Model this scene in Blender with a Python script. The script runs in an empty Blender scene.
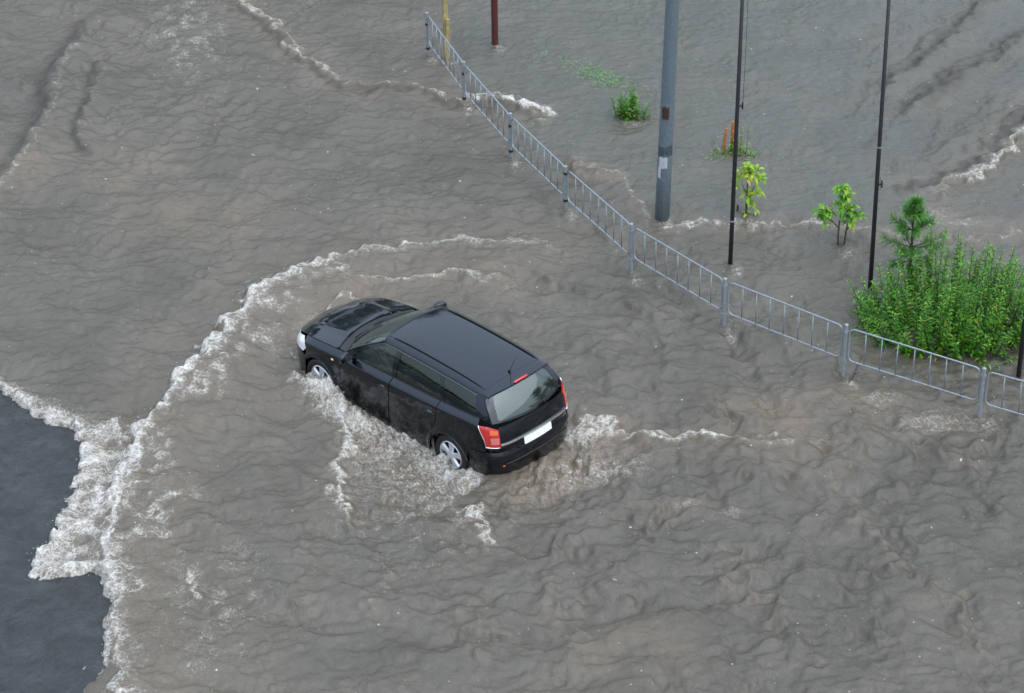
import bpy, bmesh, math, random
import numpy as np
from mathutils import Vector, Matrix
from mathutils.geometry import delaunay_2d_cdt

random.seed(7)
RNG = np.random.default_rng(11)
PI = math.pi
SC = bpy.context.scene
COL = SC.collection


# ------------------------------------------------------------------ basic helpers
def pchip(xs, ys):
    """smooth monotone interpolation through points; works on scalars and arrays"""
    xs = np.asarray(xs, float); ys = np.asarray(ys, float)
    o = np.argsort(xs); xs = xs[o]; ys = ys[o]
    h = np.diff(xs); dl = np.diff(ys) / h
    m = np.zeros(len(xs))
    for i in range(1, len(xs) - 1):
        if dl[i - 1] * dl[i] > 0:
            w1 = 2 * h[i] + h[i - 1]; w2 = h[i] + 2 * h[i - 1]
            m[i] = (w1 + w2) / (w1 / dl[i - 1] + w2 / dl[i])
    m[0] = dl[0]; m[-1] = dl[-1]

    def f(x):
        x = np.clip(np.asarray(x, float), xs[0], xs[-1])
        i = np.clip(np.searchsorted(xs, x) - 1, 0, len(xs) - 2)
        t = (x - xs[i]) / h[i]
        r = ((1 + 2 * t) * (1 - t) ** 2 * ys[i] + t * (1 - t) ** 2 * h[i] * m[i]
             + t * t * (3 - 2 * t) * ys[i + 1] + t * t * (t - 1) * h[i] * m[i + 1])
        return float(r) if r.ndim == 0 else r
    return f


def tag(o, label=None, cat=None, group=None, kind=None):
    if label: o['label'] = label
    if cat: o['category'] = cat
    if group: o['group'] = group
    if kind: o['kind'] = kind
    return o


def empty(name, loc=(0, 0, 0), rz=0.0):
    o = bpy.data.objects.new(name, None)
    o.empty_display_size = .2
    o.location = loc; o.rotation_euler = (0, 0, rz)
    COL.objects.link(o)
    return o


def link(name, me, mat=None, parent=None, smooth=True):
    o = bpy.data.objects.new(name, me)
    COL.objects.link(o)
    for m in (mat if isinstance(mat, (list, tuple)) else [mat]):
        if m: me.materials.append(m)
    if parent: o.parent = parent
    if smooth:
        me.polygons.foreach_set('use_smooth', [True] * len(me.polygons))
    return o


def frame_of(d):
    d = Vector(d).normalized()
    a = Vector((0, 0, 1)) if abs(d.z) < .9 else Vector((1, 0, 0))
    u = d.cross(a).normalized(); v = d.cross(u).normalized()
    return d, u, v


class MB:
    def __init__(s):
        s.v = []; s.f = []; s.mi = []

    def face(s, idx, m=0):
        s.f.append(tuple(idx)); s.mi.append(m)

    def box(s, c, size, rot=None, m=0):
        b = len(s.v)
        for x in (-.5, .5):
            for y in (-.5, .5):
                for z in (-.5, .5):
                    p = Vector((x * size[0], y * size[1], z * size[2]))
                    if rot: p = rot @ p
                    s.v.append(tuple(p + Vector(c)))
        for q in ((0, 1, 3, 2), (4, 6, 7, 5), (0, 4, 5, 1), (2, 3, 7, 6), (0, 2, 6, 4), (1, 5, 7, 3)):
            s.face([b + i for i in q], m)

    def tube(s, pts, r, n=8, cap=True, m=0, closed=False):
        pts = [Vector(p) for p in pts]
        rs = r if isinstance(r, (list, tuple)) else [r] * len(pts)
        k = len(pts); rings = []
        u0 = None
        for i, p in enumerate(pts):
            a = pts[(i - 1) % k] if (closed or i > 0) else p
            b = pts[(i + 1) % k] if (closed or i < k - 1) else p
            d = (b - a).normalized()
            if u0 is None:
                _, u, v = frame_of(d)
            else:
                u = (u0 - d * u0.dot(d)).normalized(); v = d.cross(u)
            u0 = u
            st = len(s.v)
            for j in range(n):
                t = 2 * PI * j / n
                s.v.append(tuple(p + (u * math.cos(t) + v * math.sin(t)) * rs[i]))
            rings.append(st)
        for i in range(k if closed else k - 1):
            a, b = rings[i], rings[(i + 1) % k]
            for j in range(n):
                s.face((a + j, a + (j + 1) % n, b + (j + 1) % n, b + j), m)
        if cap and not closed:
            s.face([rings[0] + j for j in range(n)][::-1], m)
            s.face([rings[-1] + j for j in range(n)], m)

    def lathe(s, prof, axis_o, axis_d, n=24, m=0):
        """prof: list of (radius, height along the axis)"""
        d, u, v = frame_of(axis_d); o = Vector(axis_o); st = len(s.v)
        for (r, h) in prof:
            for j in range(n):
                t = 2 * PI * j / n
                s.v.append(tuple(o + d * h + (u * math.cos(t) + v * math.sin(t)) * r))
        for i in range(len(prof) - 1):
            for j in range(n):
                a = st + i * n + j; b = st + i * n + (j + 1) % n
                s.face((a, b, b + n, a + n), m)

    def ball(s, c, r, n=8, k=6, sq=(1, 1, 1), m=0):
        st = len(s.v); c = Vector(c)
        for i in range(k + 1):
            ph = PI * i / k
            for j in range(n):
                t = 2 * PI * j / n
                s.v.append((c.x + r * sq[0] * math.sin(ph) * math.cos(t), c.y + r * sq[1] * math.sin(ph) * math.sin(t), c.z + r * sq[2] * math.cos(ph)))
        for i in range(k):
            for j in range(n):
                a = st + i * n + j; b = st + i * n + (j + 1) % n
                s.face((a, a + n, b + n, b), m)

    def build(s, name, mat, parent=None, smooth=True, sharp=None):
        me = bpy.data.meshes.new(name)
        me.from_pydata(s.v, [], s.f)
        o = link(name, me, mat, parent, smooth)
        if isinstance(mat, (list, tuple)):
            me.polygons.foreach_set('material_index', s.mi)
        bm = bmesh.new(); bm.from_mesh(me)
        bmesh.ops.remove_doubles(bm, verts=bm.verts, dist=1e-6)
        if sharp is not None:
            bmesh.ops.recalc_face_normals(bm, faces=bm.faces)
            for e in bm.edges:
                if len(e.link_faces) == 2 and e.calc_face_angle(0) > sharp: e.smooth = False
        bm.to_mesh(me); bm.free()
        return o


# ------------------------------------------------------------------ materials
def mat(name):
    m = bpy.data.materials.new(name); m.use_nodes = True
    nt = m.node_tree
    return m, nt, nt.nodes['Principled BSDF']


def N(nt, t, **kw):
    n = nt.nodes.new(t)
    for k, v in kw.items():
        if k.startswith('i_'):
            n.inputs[k[2:].replace('_', ' ')].default_value = v
        else:
            setattr(n, k, v)
    return n


def ramp(nt, src, stops, interp='LINEAR'):
    r = nt.nodes.new('ShaderNodeValToRGB'); r.color_ramp.interpolation = interp
    el = r.color_ramp.elements
    while len(el) < len(stops): el.new(.5)
    for e, (p, c) in zip(el, stops):
        e.position = p; e.color = (*c, 1) if len(c) == 3 else c
    nt.links.new(src, r.inputs[0])
    return r.outputs[0]


def mixc(nt, fac, a, b, mode='MIX'):
    n = nt.nodes.new('ShaderNodeMix'); n.data_type = 'RGBA'; n.blend_type = mode
    for s, val in ((n.inputs[0], fac), (n.inputs[6], a), (n.inputs[7], b)):
        if isinstance(val, bpy.types.NodeSocket): nt.links.new(val, s)
        elif isinstance(val, (int, float)): s.default_value = val
        else: s.default_value = (*val, 1)
    return n.outputs[2]


def math_(nt, op, a, b=None, c=None, clamp=False):
    n = nt.nodes.new('ShaderNodeMath'); n.operation = op; n.use_clamp = clamp
    for s, val in zip(n.inputs, (a, b, c)):
        if val is None: continue
        if isinstance(val, bpy.types.NodeSocket): nt.links.new(val, s)
        else: s.default_value = val
    return n.outputs[0]


def noise(nt, vec, scale, detail=4, rough=.55, dist=0.0):
    n = N(nt, 'ShaderNodeTexNoise'); n.inputs['Scale'].default_value = scale
    n.inputs['Detail'].default_value = detail; n.inputs['Roughness'].default_value = rough
    n.inputs['Distortion'].default_value = dist
    if vec is not None: nt.links.new(vec, n.inputs['Vector'])
    return n.outputs['Fac']


def bump(nt, h, strength, dist, bsdf, normal=None):
    b = N(nt, 'ShaderNodeBump'); b.inputs['Strength'].default_value = strength; b.inputs['Distance'].default_value = dist
    nt.links.new(h, b.inputs['Height'])
    if normal: nt.links.new(normal, b.inputs['Normal'])
    if bsdf: nt.links.new(b.outputs[0], bsdf.inputs['Normal'])
    return b.outputs[0]


def objco(nt):
    return N(nt, 'ShaderNodeTexCoord').outputs['Object']


def simple(name, col, rough=.5, metal=0.0, var=.0, scale=20, bmp=0.0, coat=0.0, spec=.5):
    m, nt, b = mat(name)
    b.inputs['Roughness'].default_value = rough; b.inputs['Metallic'].default_value = metal
    b.inputs['Coat Weight'].default_value = coat; b.inputs['Coat Roughness'].default_value = .03
    b.inputs['Specular IOR Level'].default_value = spec
    v = objco(nt); n = noise(nt, v, scale, 5)
    d = [max(0, c * (1 - var)) for c in col]; l = [c * (1 + var) for c in col]
    nt.links.new(ramp(nt, n, [(.3, d), (.7, l)]), b.inputs['Base Color'])
    if bmp: bump(nt, n, bmp, .01, b)
    return m


def paint_mat():
    m, nt, b = mat('black_car_paint')
    v = objco(nt)
    b.inputs['Base Color'].default_value = (.003, .007, .014, 1); b.inputs['Metallic'].default_value = .8
    b.inputs['Roughness'].default_value = .22; b.inputs['IOR'].default_value = 1.5
    b.inputs['Coat Weight'].default_value = 1; b.inputs['Coat Roughness'].default_value = .035
    b.inputs['Coat IOR'].default_value = 1.55
    b.inputs['Specular IOR Level'].default_value = 0
    # rain beads and a film of running water on the paint
    vo = N(nt, 'ShaderNodeTexVoronoi'); vo.inputs['Scale'].default_value = 55; nt.links.new(v, vo.inputs['Vector'])
    bead = ramp(nt, vo.outputs['Distance'], [(.0, (1, 1, 1)), (.32, (0, 0, 0))])
    mp = N(nt, 'ShaderNodeMapping'); mp.inputs['Scale'].default_value = (9, 9, 9); nt.links.new(v, mp.inputs[0])
    film = noise(nt, mp.outputs[0], 1, 4)
    h = math_(nt, 'ADD', math_(nt, 'MULTIPLY', bead, .25), film)
    bp = bump(nt, h, .07, .01, b); nt.links.new(bp, b.inputs['Coat Normal'])
    return m


def glass_mat(name, tint, ior=1.9, film=.0):
    m = bpy.data.materials.new(name); m.use_nodes = True; nt = m.node_tree
    for n in list(nt.nodes): nt.nodes.remove(n)
    out = N(nt, 'ShaderNodeOutputMaterial')
    tr = N(nt, 'ShaderNodeBsdfTransparent'); tr.inputs[0].default_value = (*tint, 1)
    gl = N(nt, 'ShaderNodeBsdfGlossy'); gl.inputs['Color'].default_value = (.86, .97, .93, 1); gl.inputs['Roughness'].default_value = .03
    fr = N(nt, 'ShaderNodeFresnel'); fr.inputs[0].default_value = ior
    v = objco(nt); n = noise(nt, v, 18, 3)
    bp = bump(nt, n, .05, .01, None)
    nt.links.new(bp, gl.inputs['Normal'])
    mx = N(nt, 'ShaderNodeMixShader'); nt.links.new(fr.outputs[0], mx.inputs[0])
    nt.links.new(tr.outputs[0], mx.inputs[1]); nt.links.new(gl.outputs[0], mx.inputs[2])
    df = N(nt, 'ShaderNodeBsdfDiffuse'); df.inputs[0].default_value = (.50, .62, .57, 1)      # breath and rain film on the pane
    fx = N(nt, 'ShaderNodeMixShader')
    nt.links.new(ramp(nt, noise(nt, v, 4, 4), [(.3, (film * .6,) * 3), (.7, (film * 1.3,) * 3)]), fx.inputs[0])
    nt.links.new(mx.outputs[0], fx.inputs[1]); nt.links.new(df.outputs[0], fx.inputs[2])
    nt.links.new(fx.outputs[0], out.inputs[0])
    return m


def leaf_mat(name, stops, trans=.35):
    m = bpy.data.materials.new(name); m.use_nodes = True; nt = m.node_tree
    for n in list(nt.nodes): nt.nodes.remove(n)
    out = N(nt, 'ShaderNodeOutputMaterial'); g = N(nt, 'ShaderNodeNewGeometry')
    c = ramp(nt, g.outputs['Random Per Island'], stops)
    p = N(nt, 'ShaderNodeBsdfPrincipled'); p.inputs['Roughness'].default_value = .38
    t = N(nt, 'ShaderNodeBsdfTranslucent')
    nt.links.new(c, p.inputs['Base Color']); nt.links.new(c, t.inputs['Color'])
    mx = N(nt, 'ShaderNodeMixShader'); mx.inputs[0].default_value = trans
    nt.links.new(p.outputs[0], mx.inputs[1]); nt.links.new(t.outputs[0], mx.inputs[2]); nt.links.new(mx.outputs[0], out.inputs[0])
    return m


def galv_mat(name, base, dirt=(.10, .065, .04), amount=.6):
    m, nt, b = mat(name); v = objco(nt)
    n1 = noise(nt, v, 9, 6, .65); n2 = noise(nt, v, 40, 3)
    c = mixc(nt, ramp(nt, n2, [(.35, (0, 0, 0)), (.65, (1, 1, 1))]), [k * .8 for k in base], [k * 1.2 for k in base])
    c = mixc(nt, ramp(nt, n1, [(amount, (0, 0, 0)), (amount + .1, (.8, .8, .8))]), c, dirt)
    nt.links.new(c, b.inputs['Base Color'])
    b.inputs['Metallic'].default_value = .25; b.inputs['Roughness'].default_value = .42
    bump(nt, n2, .1, .004, b)
    return m


PAINT = paint_mat()
GLASS = glass_mat('tinted_window_glass', (.34, .42, .38), 1.75, .03)
GLASS_DARK = glass_mat('privacy_window_glass', (.16, .21, .19), 1.75)
GLASS_REAR = glass_mat('rear_window_glass', (.42, .50, .46), 2.05, .03)
TRIM = simple('black_plastic_trim', (.012, .012, .013), .45)
RUBBER = simple('wet_rubber', (.012, .012, .012), .35, bmp=.05, scale=60)
RIM = simple('silver_wheel_paint', (.62, .63, .65), .28, .55)
CHROME = simple('chrome_strip', (.75, .76, .78), .16, 1.0)
PLATEM = simple('white_plate', (.78, .79, .80), .35)
RED = simple('red_lamp_lens', (.45, .022, .022), .12, coat=.6, var=.25, scale=40)
AMBER = simple('amber_lamp_lens', (.70, .13, .04), .15, coat=.6)
PINK = simple('pale_pink_lamp_lens', (.55, .16, .14), .15, coat=.6)
LAMPW = simple('clear_headlamp_lens', (.82, .82, .80), .10, coat=.8)
SEAT = simple('dark_grey_seat_fabric', (.055, .058, .06), .85, var=.2, scale=60)
LINER = simple('dark_cabin_liner', (.03, .031, .033), .8)
GALV = galv_mat('galvanised_steel', (.25, .28, .30), (.13, .105, .085), .66)
LAMPPOST = galv_mat('weathered_grey_post_paint', (.140, .175, .20), (.085, .06, .045), .64)
POLE = simple('black_pole_paint', (.018, .018, .021), .35, var=.3)
STEM = simple('green_brown_stem', (.07, .055, .025), .7, var=.4)
BARK = simple('wet_bark', (.045, .032, .024), .8, var=.4, scale=15, bmp=.4)
SKIN = simple('skin', (.55, .34, .25), .5)
SHIRT = simple('pale_green_shirt', (.42, .55, .47), .8)
JEANS = simple('dark_trousers', (.04, .045, .07), .85)
HAIR = simple('dark_hair', (.03, .02, .015), .6)

# ------------------------------------------------------------------ camera
cam = bpy.data.cameras.new('camera'); co = bpy.data.objects.new('camera', cam); COL.objects.link(co)
cam.sensor_width = 36; cam.lens = 2421.7177 / 1024 * 36
cam.clip_start = .5; cam.clip_end = 2000
pitch, roll = .584, -.0127
fw = Vector((0, math.cos(pitch), -math.sin(pitch))); rt = Vector((1, 0, 0)); up = rt.cross(fw)
r2 = rt * math.cos(roll) + up * math.sin(roll); u2 = -rt * math.sin(roll) + up * math.cos(roll)
co.matrix_world = Matrix(((r2.x, u2.x, -fw.x, 0), (r2.y, u2.y, -fw.y, 0), (r2.z, u2.z, -fw.z, 20.0573), (0, 0, 0, 1)))
SC.camera = co

# ------------------------------------------------------------------ light
w = bpy.data.worlds.new('World'); SC.world = w; w.use_nodes = True; nt = w.node_tree
sky = N(nt, 'ShaderNodeTexSky'); sky.sky_type = 'NISHITA'; sky.sun_disc = False
SUN_EL, SUN_AZ = math.radians(55), math.radians(128)
sky.sun_elevation = SUN_EL; sky.sun_rotation = SUN_AZ; sky.air_density = 1.2; sky.dust_density = 1.0; sky.ozone_density = 1
hs = N(nt, 'ShaderNodeHueSaturation'); hs.inputs['Saturation'].default_value = .55
nt.links.new(sky.outputs[0], hs.inputs['Color'])
# closed cloud cover: the clear sky greyed, brighter overhead than at the horizon
wc = N(nt, 'ShaderNodeTexCoord'); wx_ = N(nt, 'ShaderNodeSeparateXYZ'); nt.links.new(wc.outputs['Generated'], wx_.inputs[0])
zz_ = math_(nt, 'MAXIMUM', wx_.outputs['Z'], 0.0); cl_ = math_(nt, 'ADD', math_(nt, 'MULTIPLY', zz_, 1.15), .42)
grey = mixc(nt, .55, hs.outputs[0], (2.65, 3.3, 4.15))
over = N(nt, 'ShaderNodeVectorMath', operation='SCALE'); nt.links.new(grey, over.inputs[0]); nt.links.new(cl_, over.inputs['Scale'])
bg = nt.nodes['Background']; nt.links.new(over.outputs[0], bg.inputs[0]); bg.inputs[1].default_value = .15
sl = bpy.data.lights.new('sun', 'SUN'); so = bpy.data.objects.new('sun', sl); COL.objects.link(so)
sl.energy = .6; sl.angle = math.radians(90); sl.color = (1, .98, .95)
sd = Vector((math.sin(SUN_AZ) * math.cos(SUN_EL), math.cos(SUN_AZ) * math.cos(SUN_EL), math.sin(SUN_EL)))
so.rotation_euler = (-sd).to_track_quat('-Z', 'Y').to_euler(); so.location = (0, 30, 30)
SC.view_settings.view_transform = 'Standard'; SC.view_settings.look = 'None'; SC.view_settings.gamma = 1
SC.view_settings.exposure = 1.4
SC.cycles.use_denoising = True
SC.cycles.max_bounces = 6; SC.cycles.transparent_max_bounces = 12

# ------------------------------------------------------------------ flood water and the ground under it
WL = .25
CAR_X, CAR_Y, CAR_YAW_ = -.2797, 27.7615, 2.3528
CX = np.arange(-12.5, 12.5001, .025); CY = np.arange(18.0, 46.0001, .03)
NX, NY = len(CX), len(CY)
GX, GY = np.meshgrid(CX, CY)


def field(kmin, kmax, direction=None, spread=.5, seed=0):
    """filtered random field on the fine grid; wavelengths 1/kmax .. 1/kmin metres; crests run along `direction`"""
    r = np.random.default_rng(seed).standard_normal((NY, NX))
    fx = np.fft.rfftfreq(NX, .025)[None, :]; fy = np.fft.fftfreq(NY, .03)[:, None]
    k = np.hypot(fx, fy) + 1e-9
    s = np.exp(-(np.maximum(0, np.log(kmin / k)) / .35) ** 2) * np.exp(-(np.maximum(0, np.log(k / kmax)) / .35) ** 2) / k
    if direction is not None:
        d = np.array(direction, float); d /= np.hypot(*d)
        c = np.abs(fx * d[0] + fy * d[1]) / k
        s = s * np.exp(-(c / spread) ** 2)
    f = np.fft.irfft2(np.fft.rfft2(r) * s, (NY, NX))
    return (f / f.std()).astype(np.float32)


def sample(f, x, y):
    u = np.clip((x - CX[0]) / .025, 0, NX - 1.001); v = np.clip((y - CY[0]) / .03, 0, NY - 1.001)
    i = u.astype(int); j = v.astype(int); a = u - i; b = v - j
    return (f[j, i] * (1 - a) * (1 - b) + f[j, i + 1] * a * (1 - b) + f[j + 1, i] * (1 - a) * b + f[j + 1, i + 1] * a * b)


def sstep(a, b, x):
    t = np.clip((x - a) / (b - a), 0, 1); return t * t * (3 - 2 * t)


def spline(pts, k=6):
    P = np.array([pts[0]] + list(pts) + [pts[-1]], float); out = []
    for i in range(1, len(P) - 2):
        a, b, c, d = P[i - 1:i + 3]
        for t in np.linspace(0, 1, k, endpoint=False):
            out.append(.5 * ((2 * b) + (-a + c) * t + (2 * a - 5 * b + 4 * c - d) * t * t + (-a + 3 * b - 3 * c + d) * t ** 3))
    out.append(P[-2]); return np.array(out)


W1, W2 = field(.3, 1.2, seed=1), field(.3, 1.2, seed=2)
W3, W4 = field(1.2, 4, seed=3), field(1.2, 4, seed=4)


def curve_dist(pts, pad=1.2, warp=.05, smooth=True):
    """signed distance (left of the line is +) and knot parameter, on the part of the grid near the line"""
    P = spline(pts) if smooth else np.array(pts, float)
    i0, i1 = np.searchsorted(CX, [P[:, 0].min() - pad, P[:, 0].max() + pad]); j0, j1 = np.searchsorted(CY, [P[:, 1].min() - pad, P[:, 1].max() + pad])
    sl_ = (slice(j0, j1), slice(i0, i1))
    x = GX[sl_] + warp * (W3[sl_] + 1.2 * W1[sl_]); y = GY[sl_] + warp * (W4[sl_] + 1.2 * W2[sl_])
    D = np.full(x.shape, 1e9); T = np.zeros(x.shape)
    kk = 6.0 if smooth else 1.0
    for q in range(len(P) - 1):
        a, b = P[q], P[q + 1]; e = b - a; L2 = e @ e
        if L2 < 1e-12: continue
        t = ((x - a[0]) * e[0] + (y - a[1]) * e[1]) / L2; tc = np.clip(t, 0, 1)
        dx = x - a[0] - tc * e[0]; dy = y - a[1] - tc * e[1]; d = np.hypot(dx, dy)
        m = d < np.abs(D); sg = np.where(e[0] * dy - e[1] * dx >= 0, 1, -1)
        D = np.where(m, d * sg, D); T = np.where(m, (q + tc) / kk, T)
    return sl_, D, T


H = np.zeros((NY, NX)); FOAM = np.zeros((NY, NX)); MUD = np.zeros((NY, NX)); SHADE_TINT = np.zeros((NY, NX))


def amp(vals, T):
    return np.interp(T, np.arange(len(vals)), vals)


def ends(T, n):
    return sstep(0, .5, T) * (1 - sstep(n - 1.5, n - 1, T))


def wave(pts, a, wl, wr, foam=None, fw=(.1, .1), foff=0.0, mud=0.0, warp=.05, shade_tint=0.0, moff=0.0, mw=.1):
    """a crest along pts; wl / wr: widths left and right of it"""
    sl_, D, T = curve_dist(pts, warp=warp)
    n = len(pts); E_ = ends(T, n)
    av = amp(a, T) if isinstance(a, (list, tuple)) else a
    prof = np.where(D > 0, np.exp(-(D / wl) ** 2), np.exp(-(np.abs(D) / wr) ** 1.6))
    H[sl_] += av * prof * E_ * (1 + .10 * W3[sl_])
    if foam is not None:
        fv = amp(foam, T); d = D - foff + .02 * (fine[sl_] + finer[sl_])
        FOAM[sl_] = np.maximum(FOAM[sl_], fv * E_ * np.where(d > 0, np.exp(-(d / fw[0]) ** 2), np.exp(-(np.abs(d) / fw[1]) ** 1.4)))
    if shade_tint: SHADE_TINT[sl_] = np.maximum(SHADE_TINT[sl_], shade_tint * E_ * np.exp(-((D - moff) / mw) ** 2) * (.92 + .12 * W4[sl_]))  # steep wave faces: their shade is put into the colour as dark brown
    if mud: MUD[sl_] += mud * E_ * np.exp(-((D + .5 * wr) / (1.5 * wr)) ** 2)


# ---- places read off the photograph, in metres on the water plane
BOW = [(-4.81, 21.6), (-4.82, 22.4), (-4.95, 23.2), (-5.1, 23.98), (-5.27, 24.7), (-5.39, 25.33), (-5.4, 26.2), (-5.33, 27.23), (-5.03, 28.31), (-4.65, 29.45), (-4.34, 30.38), (-3.99, 31.21), (-3.65, 31.75), (-3.14, 32.27), (-2.53, 32.58), (-1.75, 32.84), (-.65, 32.96), (.46, 32.84), (1.4, 32.55)]
BOW2 = [(-2.94, 31.56), (-2.57, 31.78), (-1.88, 31.94), (-1.1, 32.01), (-.33, 31.84), (.44, 31.48)]
FRONT = [(-8.39, 29.49), (-7.45, 29.1), (-6.96, 28.58), (-6.43, 28.12), (-6.13, 27.82), (-6.0, 27.37), (-6.03, 26.78), (-6.07, 26.22), (-6.12, 25.67), (-6.19, 25.24), (-6.26, 24.84), (-5.78, 24.77), (-5.36, 24.78), (-5.24, 24.35), (-5.18, 23.79), (-5.14, 23.3), (-5.18, 22.87), (-5.26, 22.41), (-5.39, 21.92), (-5.6, 20.5)]
SIDE = [(-3.18, 29.63), (-3.0, 29.03), (-2.62, 28.59), (-2.3, 27.89), (-2.32, 27.05), (-2.36, 26.25), (-2.19, 25.59)]
TAILC = [(-.54, 26.21), (-.5, 25.73), (-.26, 25.12)]
RWAKE = [(.75, 27.96), (1.02, 28.11), (1.37, 27.95), (1.78, 27.72), (2.13, 27.55), (2.83, 27.58), (3.44, 27.38), (4.01, 27.51), (4.59, 27.88)]
FENCEW = [(-5.29, 42.25), (-4.8, 41.4), (-4.05, 40.37), (-3.55, 39.38), (-2.92, 38.65), (-2.46, 38.41), (-1.93, 38.32), (-1.39, 38.11), (-.95, 37.91), (-.51, 37.79), (.1, 37.43), (.67, 36.76)]
STEP = [(.84, 35.46), (1.5, 35.07), (1.89, 34.72), (2.18, 33.87), (2.43, 33.54), (3.04, 33.46), (3.76, 33.41), (4.65, 33.49), (5.35, 33.37), (5.74, 33.27), (6.18, 33.01), (7.12, 32.93), (8.26, 33.08), (9.4, 33.18), (12, 33.3)]

# ---- regions
def blob(x, y, rx, ry, rot=0.0):
    c, s = math.cos(rot), math.sin(rot); u = (GX - x) * c + (GY - y) * s; v = -(GX - x) * s + (GY - y) * c
    return np.exp(-(u / rx) ** 2 - (v / ry) ** 2)


_sl, _d, _t = curve_dist([(-1.6, 46), (-.8, 38.4), (.1, 36.3), (1.1, 34.9)] + STEP[3:], pad=60, warp=.02, smooth=False)
LAWN = sstep(-.05, .25, _d)                                   # the calmer, higher sheet beyond the kerb
calm = LAWN * .42
inside_bow = blob(-3.6, 26.2, 1.5, 3.6)
UL = blob(-6.2, 38.5, 3.4, 5.5)
LR = blob(3.8, 25.2, 4.5, 4.0)
RR = blob(8.4, 37.5, 3.0, 4.5)

# ---- ambient surface
fx1, fx2 = W1 * .09 + W3 * .012, W2 * .09 + W4 * .012
big = field(.35, 1.0, seed=5)
med = sample(field(1.2, 4.5, seed=6), GX + fx1, GY + fx2)
ridge = sample(field(1.0, 3.2, seed=7), GX + 1.2 * fx1, GY + 1.2 * fx2)
ridge = np.minimum(1.3, np.abs(ridge)) ** .7                                   # rounded lumps that meet in dark creases
fine = sample(field(4.5, 11, seed=8), GX + .5 * fx1, GY + .5 * fx2)
tiny = field(11, 18, seed=9)
d_ul = sample(field(.8, 3.5, (.50, .85), .42, 21), GX + fx1 * .8, GY + fx2 * .8)
d_lr = sample(field(.75, 3.2, (-.42, .9), .40, 22), GX + fx1, GY + fx2)
d_rr = sample(field(.5, 2.5, (.62, .78), .35, 23), GX + fx1 * .8, GY + fx2 * .8)
patch = .5 + .5 * np.tanh(1.3 * W2)
gain = (1 - calm) * (1 - .45 * inside_bow)
H += .028 * big * (1 - .6 * LAWN)
H += (.0115 * med + .0105 * ridge * (.35 + .8 * patch)) * gain
finer = sample(.65 * field(2.6, 6.5, seed=13) + .75 * field(2.4, 7, (1, .12), .45, seed=14), GX + .5 * fx1, GY + .5 * fx2)
finec = fine * .6 - .9 * np.abs(sample(field(3, 9, seed=12), GX + .5 * fx1, GY + .5 * fx2)) ** .8
H += (.0052 * finec + .0085 * finer * (1 - .3 * calm)) * (.55 + .8 * patch) * (1 - .25 * calm) + .0022 * tiny
H += .030 * UL * (d_ul * .8 + .3 * np.minimum(1.3, np.abs(d_ul)) ** .7) * (.3 + patch)
H += .028 * LR * (d_lr * .85 + .25 * np.minimum(1.3, np.abs(d_lr)) ** .7) * (.4 + patch)
H += .024 * RR * d_rr * (.4 + patch)
# a region of rolling ridges beside the fence on the right
H += .022 * blob(5.6, 28.0, 2.2, 1.4) * d_lr

fold = sample(field(1.2, 5, (-.35, .93), .45, 41), GX + fx1, GY + fx2)
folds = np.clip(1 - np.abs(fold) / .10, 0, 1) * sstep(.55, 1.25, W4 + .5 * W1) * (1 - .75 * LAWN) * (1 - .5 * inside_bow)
fold2 = sample(field(1.2, 5, (.50, .85), .45, 42), GX + fx1, GY + fx2)
folds2 = np.clip(1 - np.abs(fold2) / .10, 0, 1) * sstep(.5, 1.2, W3 * .7 + .7 * W2) * UL
H -= .012 * folds + .014 * folds2
SHADE_TINT = np.maximum(SHADE_TINT, .25 * folds * (.35 + .65 * LR)); SHADE_TINT = np.maximum(SHADE_TINT, .45 * folds2)  # shade in the creases of the folds, put into the colour

# rings running out from the car, long crests broken along their length
_rx, _ry = GX + .5, GY - 28.2
_r = np.hypot(_rx * .85, _ry) + .10 * W1; _th = np.arctan2(_ry, _rx)
rf = field(.55, 1.9, (0, 1), .33, 51)
ring = sample(rf, -10 + 1.0 * _r + .03 * W3, 20 + 3.6 * (_th + PI)) 
ring_m = np.exp(-((_r - 3.6) / 2.9) ** 2) * (.45 + .75 * sstep(-1.2, 1.0, np.cos(_th + .3))) * (1 - .8 * LAWN)
ring2 = ring * .7 - .7 * np.abs(ring) ** .9
H += .040 * ring_m * ring2
# long low crests lying across the view on the open water
d_x = sample(field(.6, 2.4, (.97, -.22), .36, 52), GX + fx1, GY + fx2)
H += .022 * d_x * (1 - .55 * LAWN) * (.55 + .5 * patch) * (1 - .6 * LR)

# ---- step at the kerb
H += .07 * LAWN
AMB = .74
H *= AMB; H += (1 - AMB) * .07 * LAWN
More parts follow.
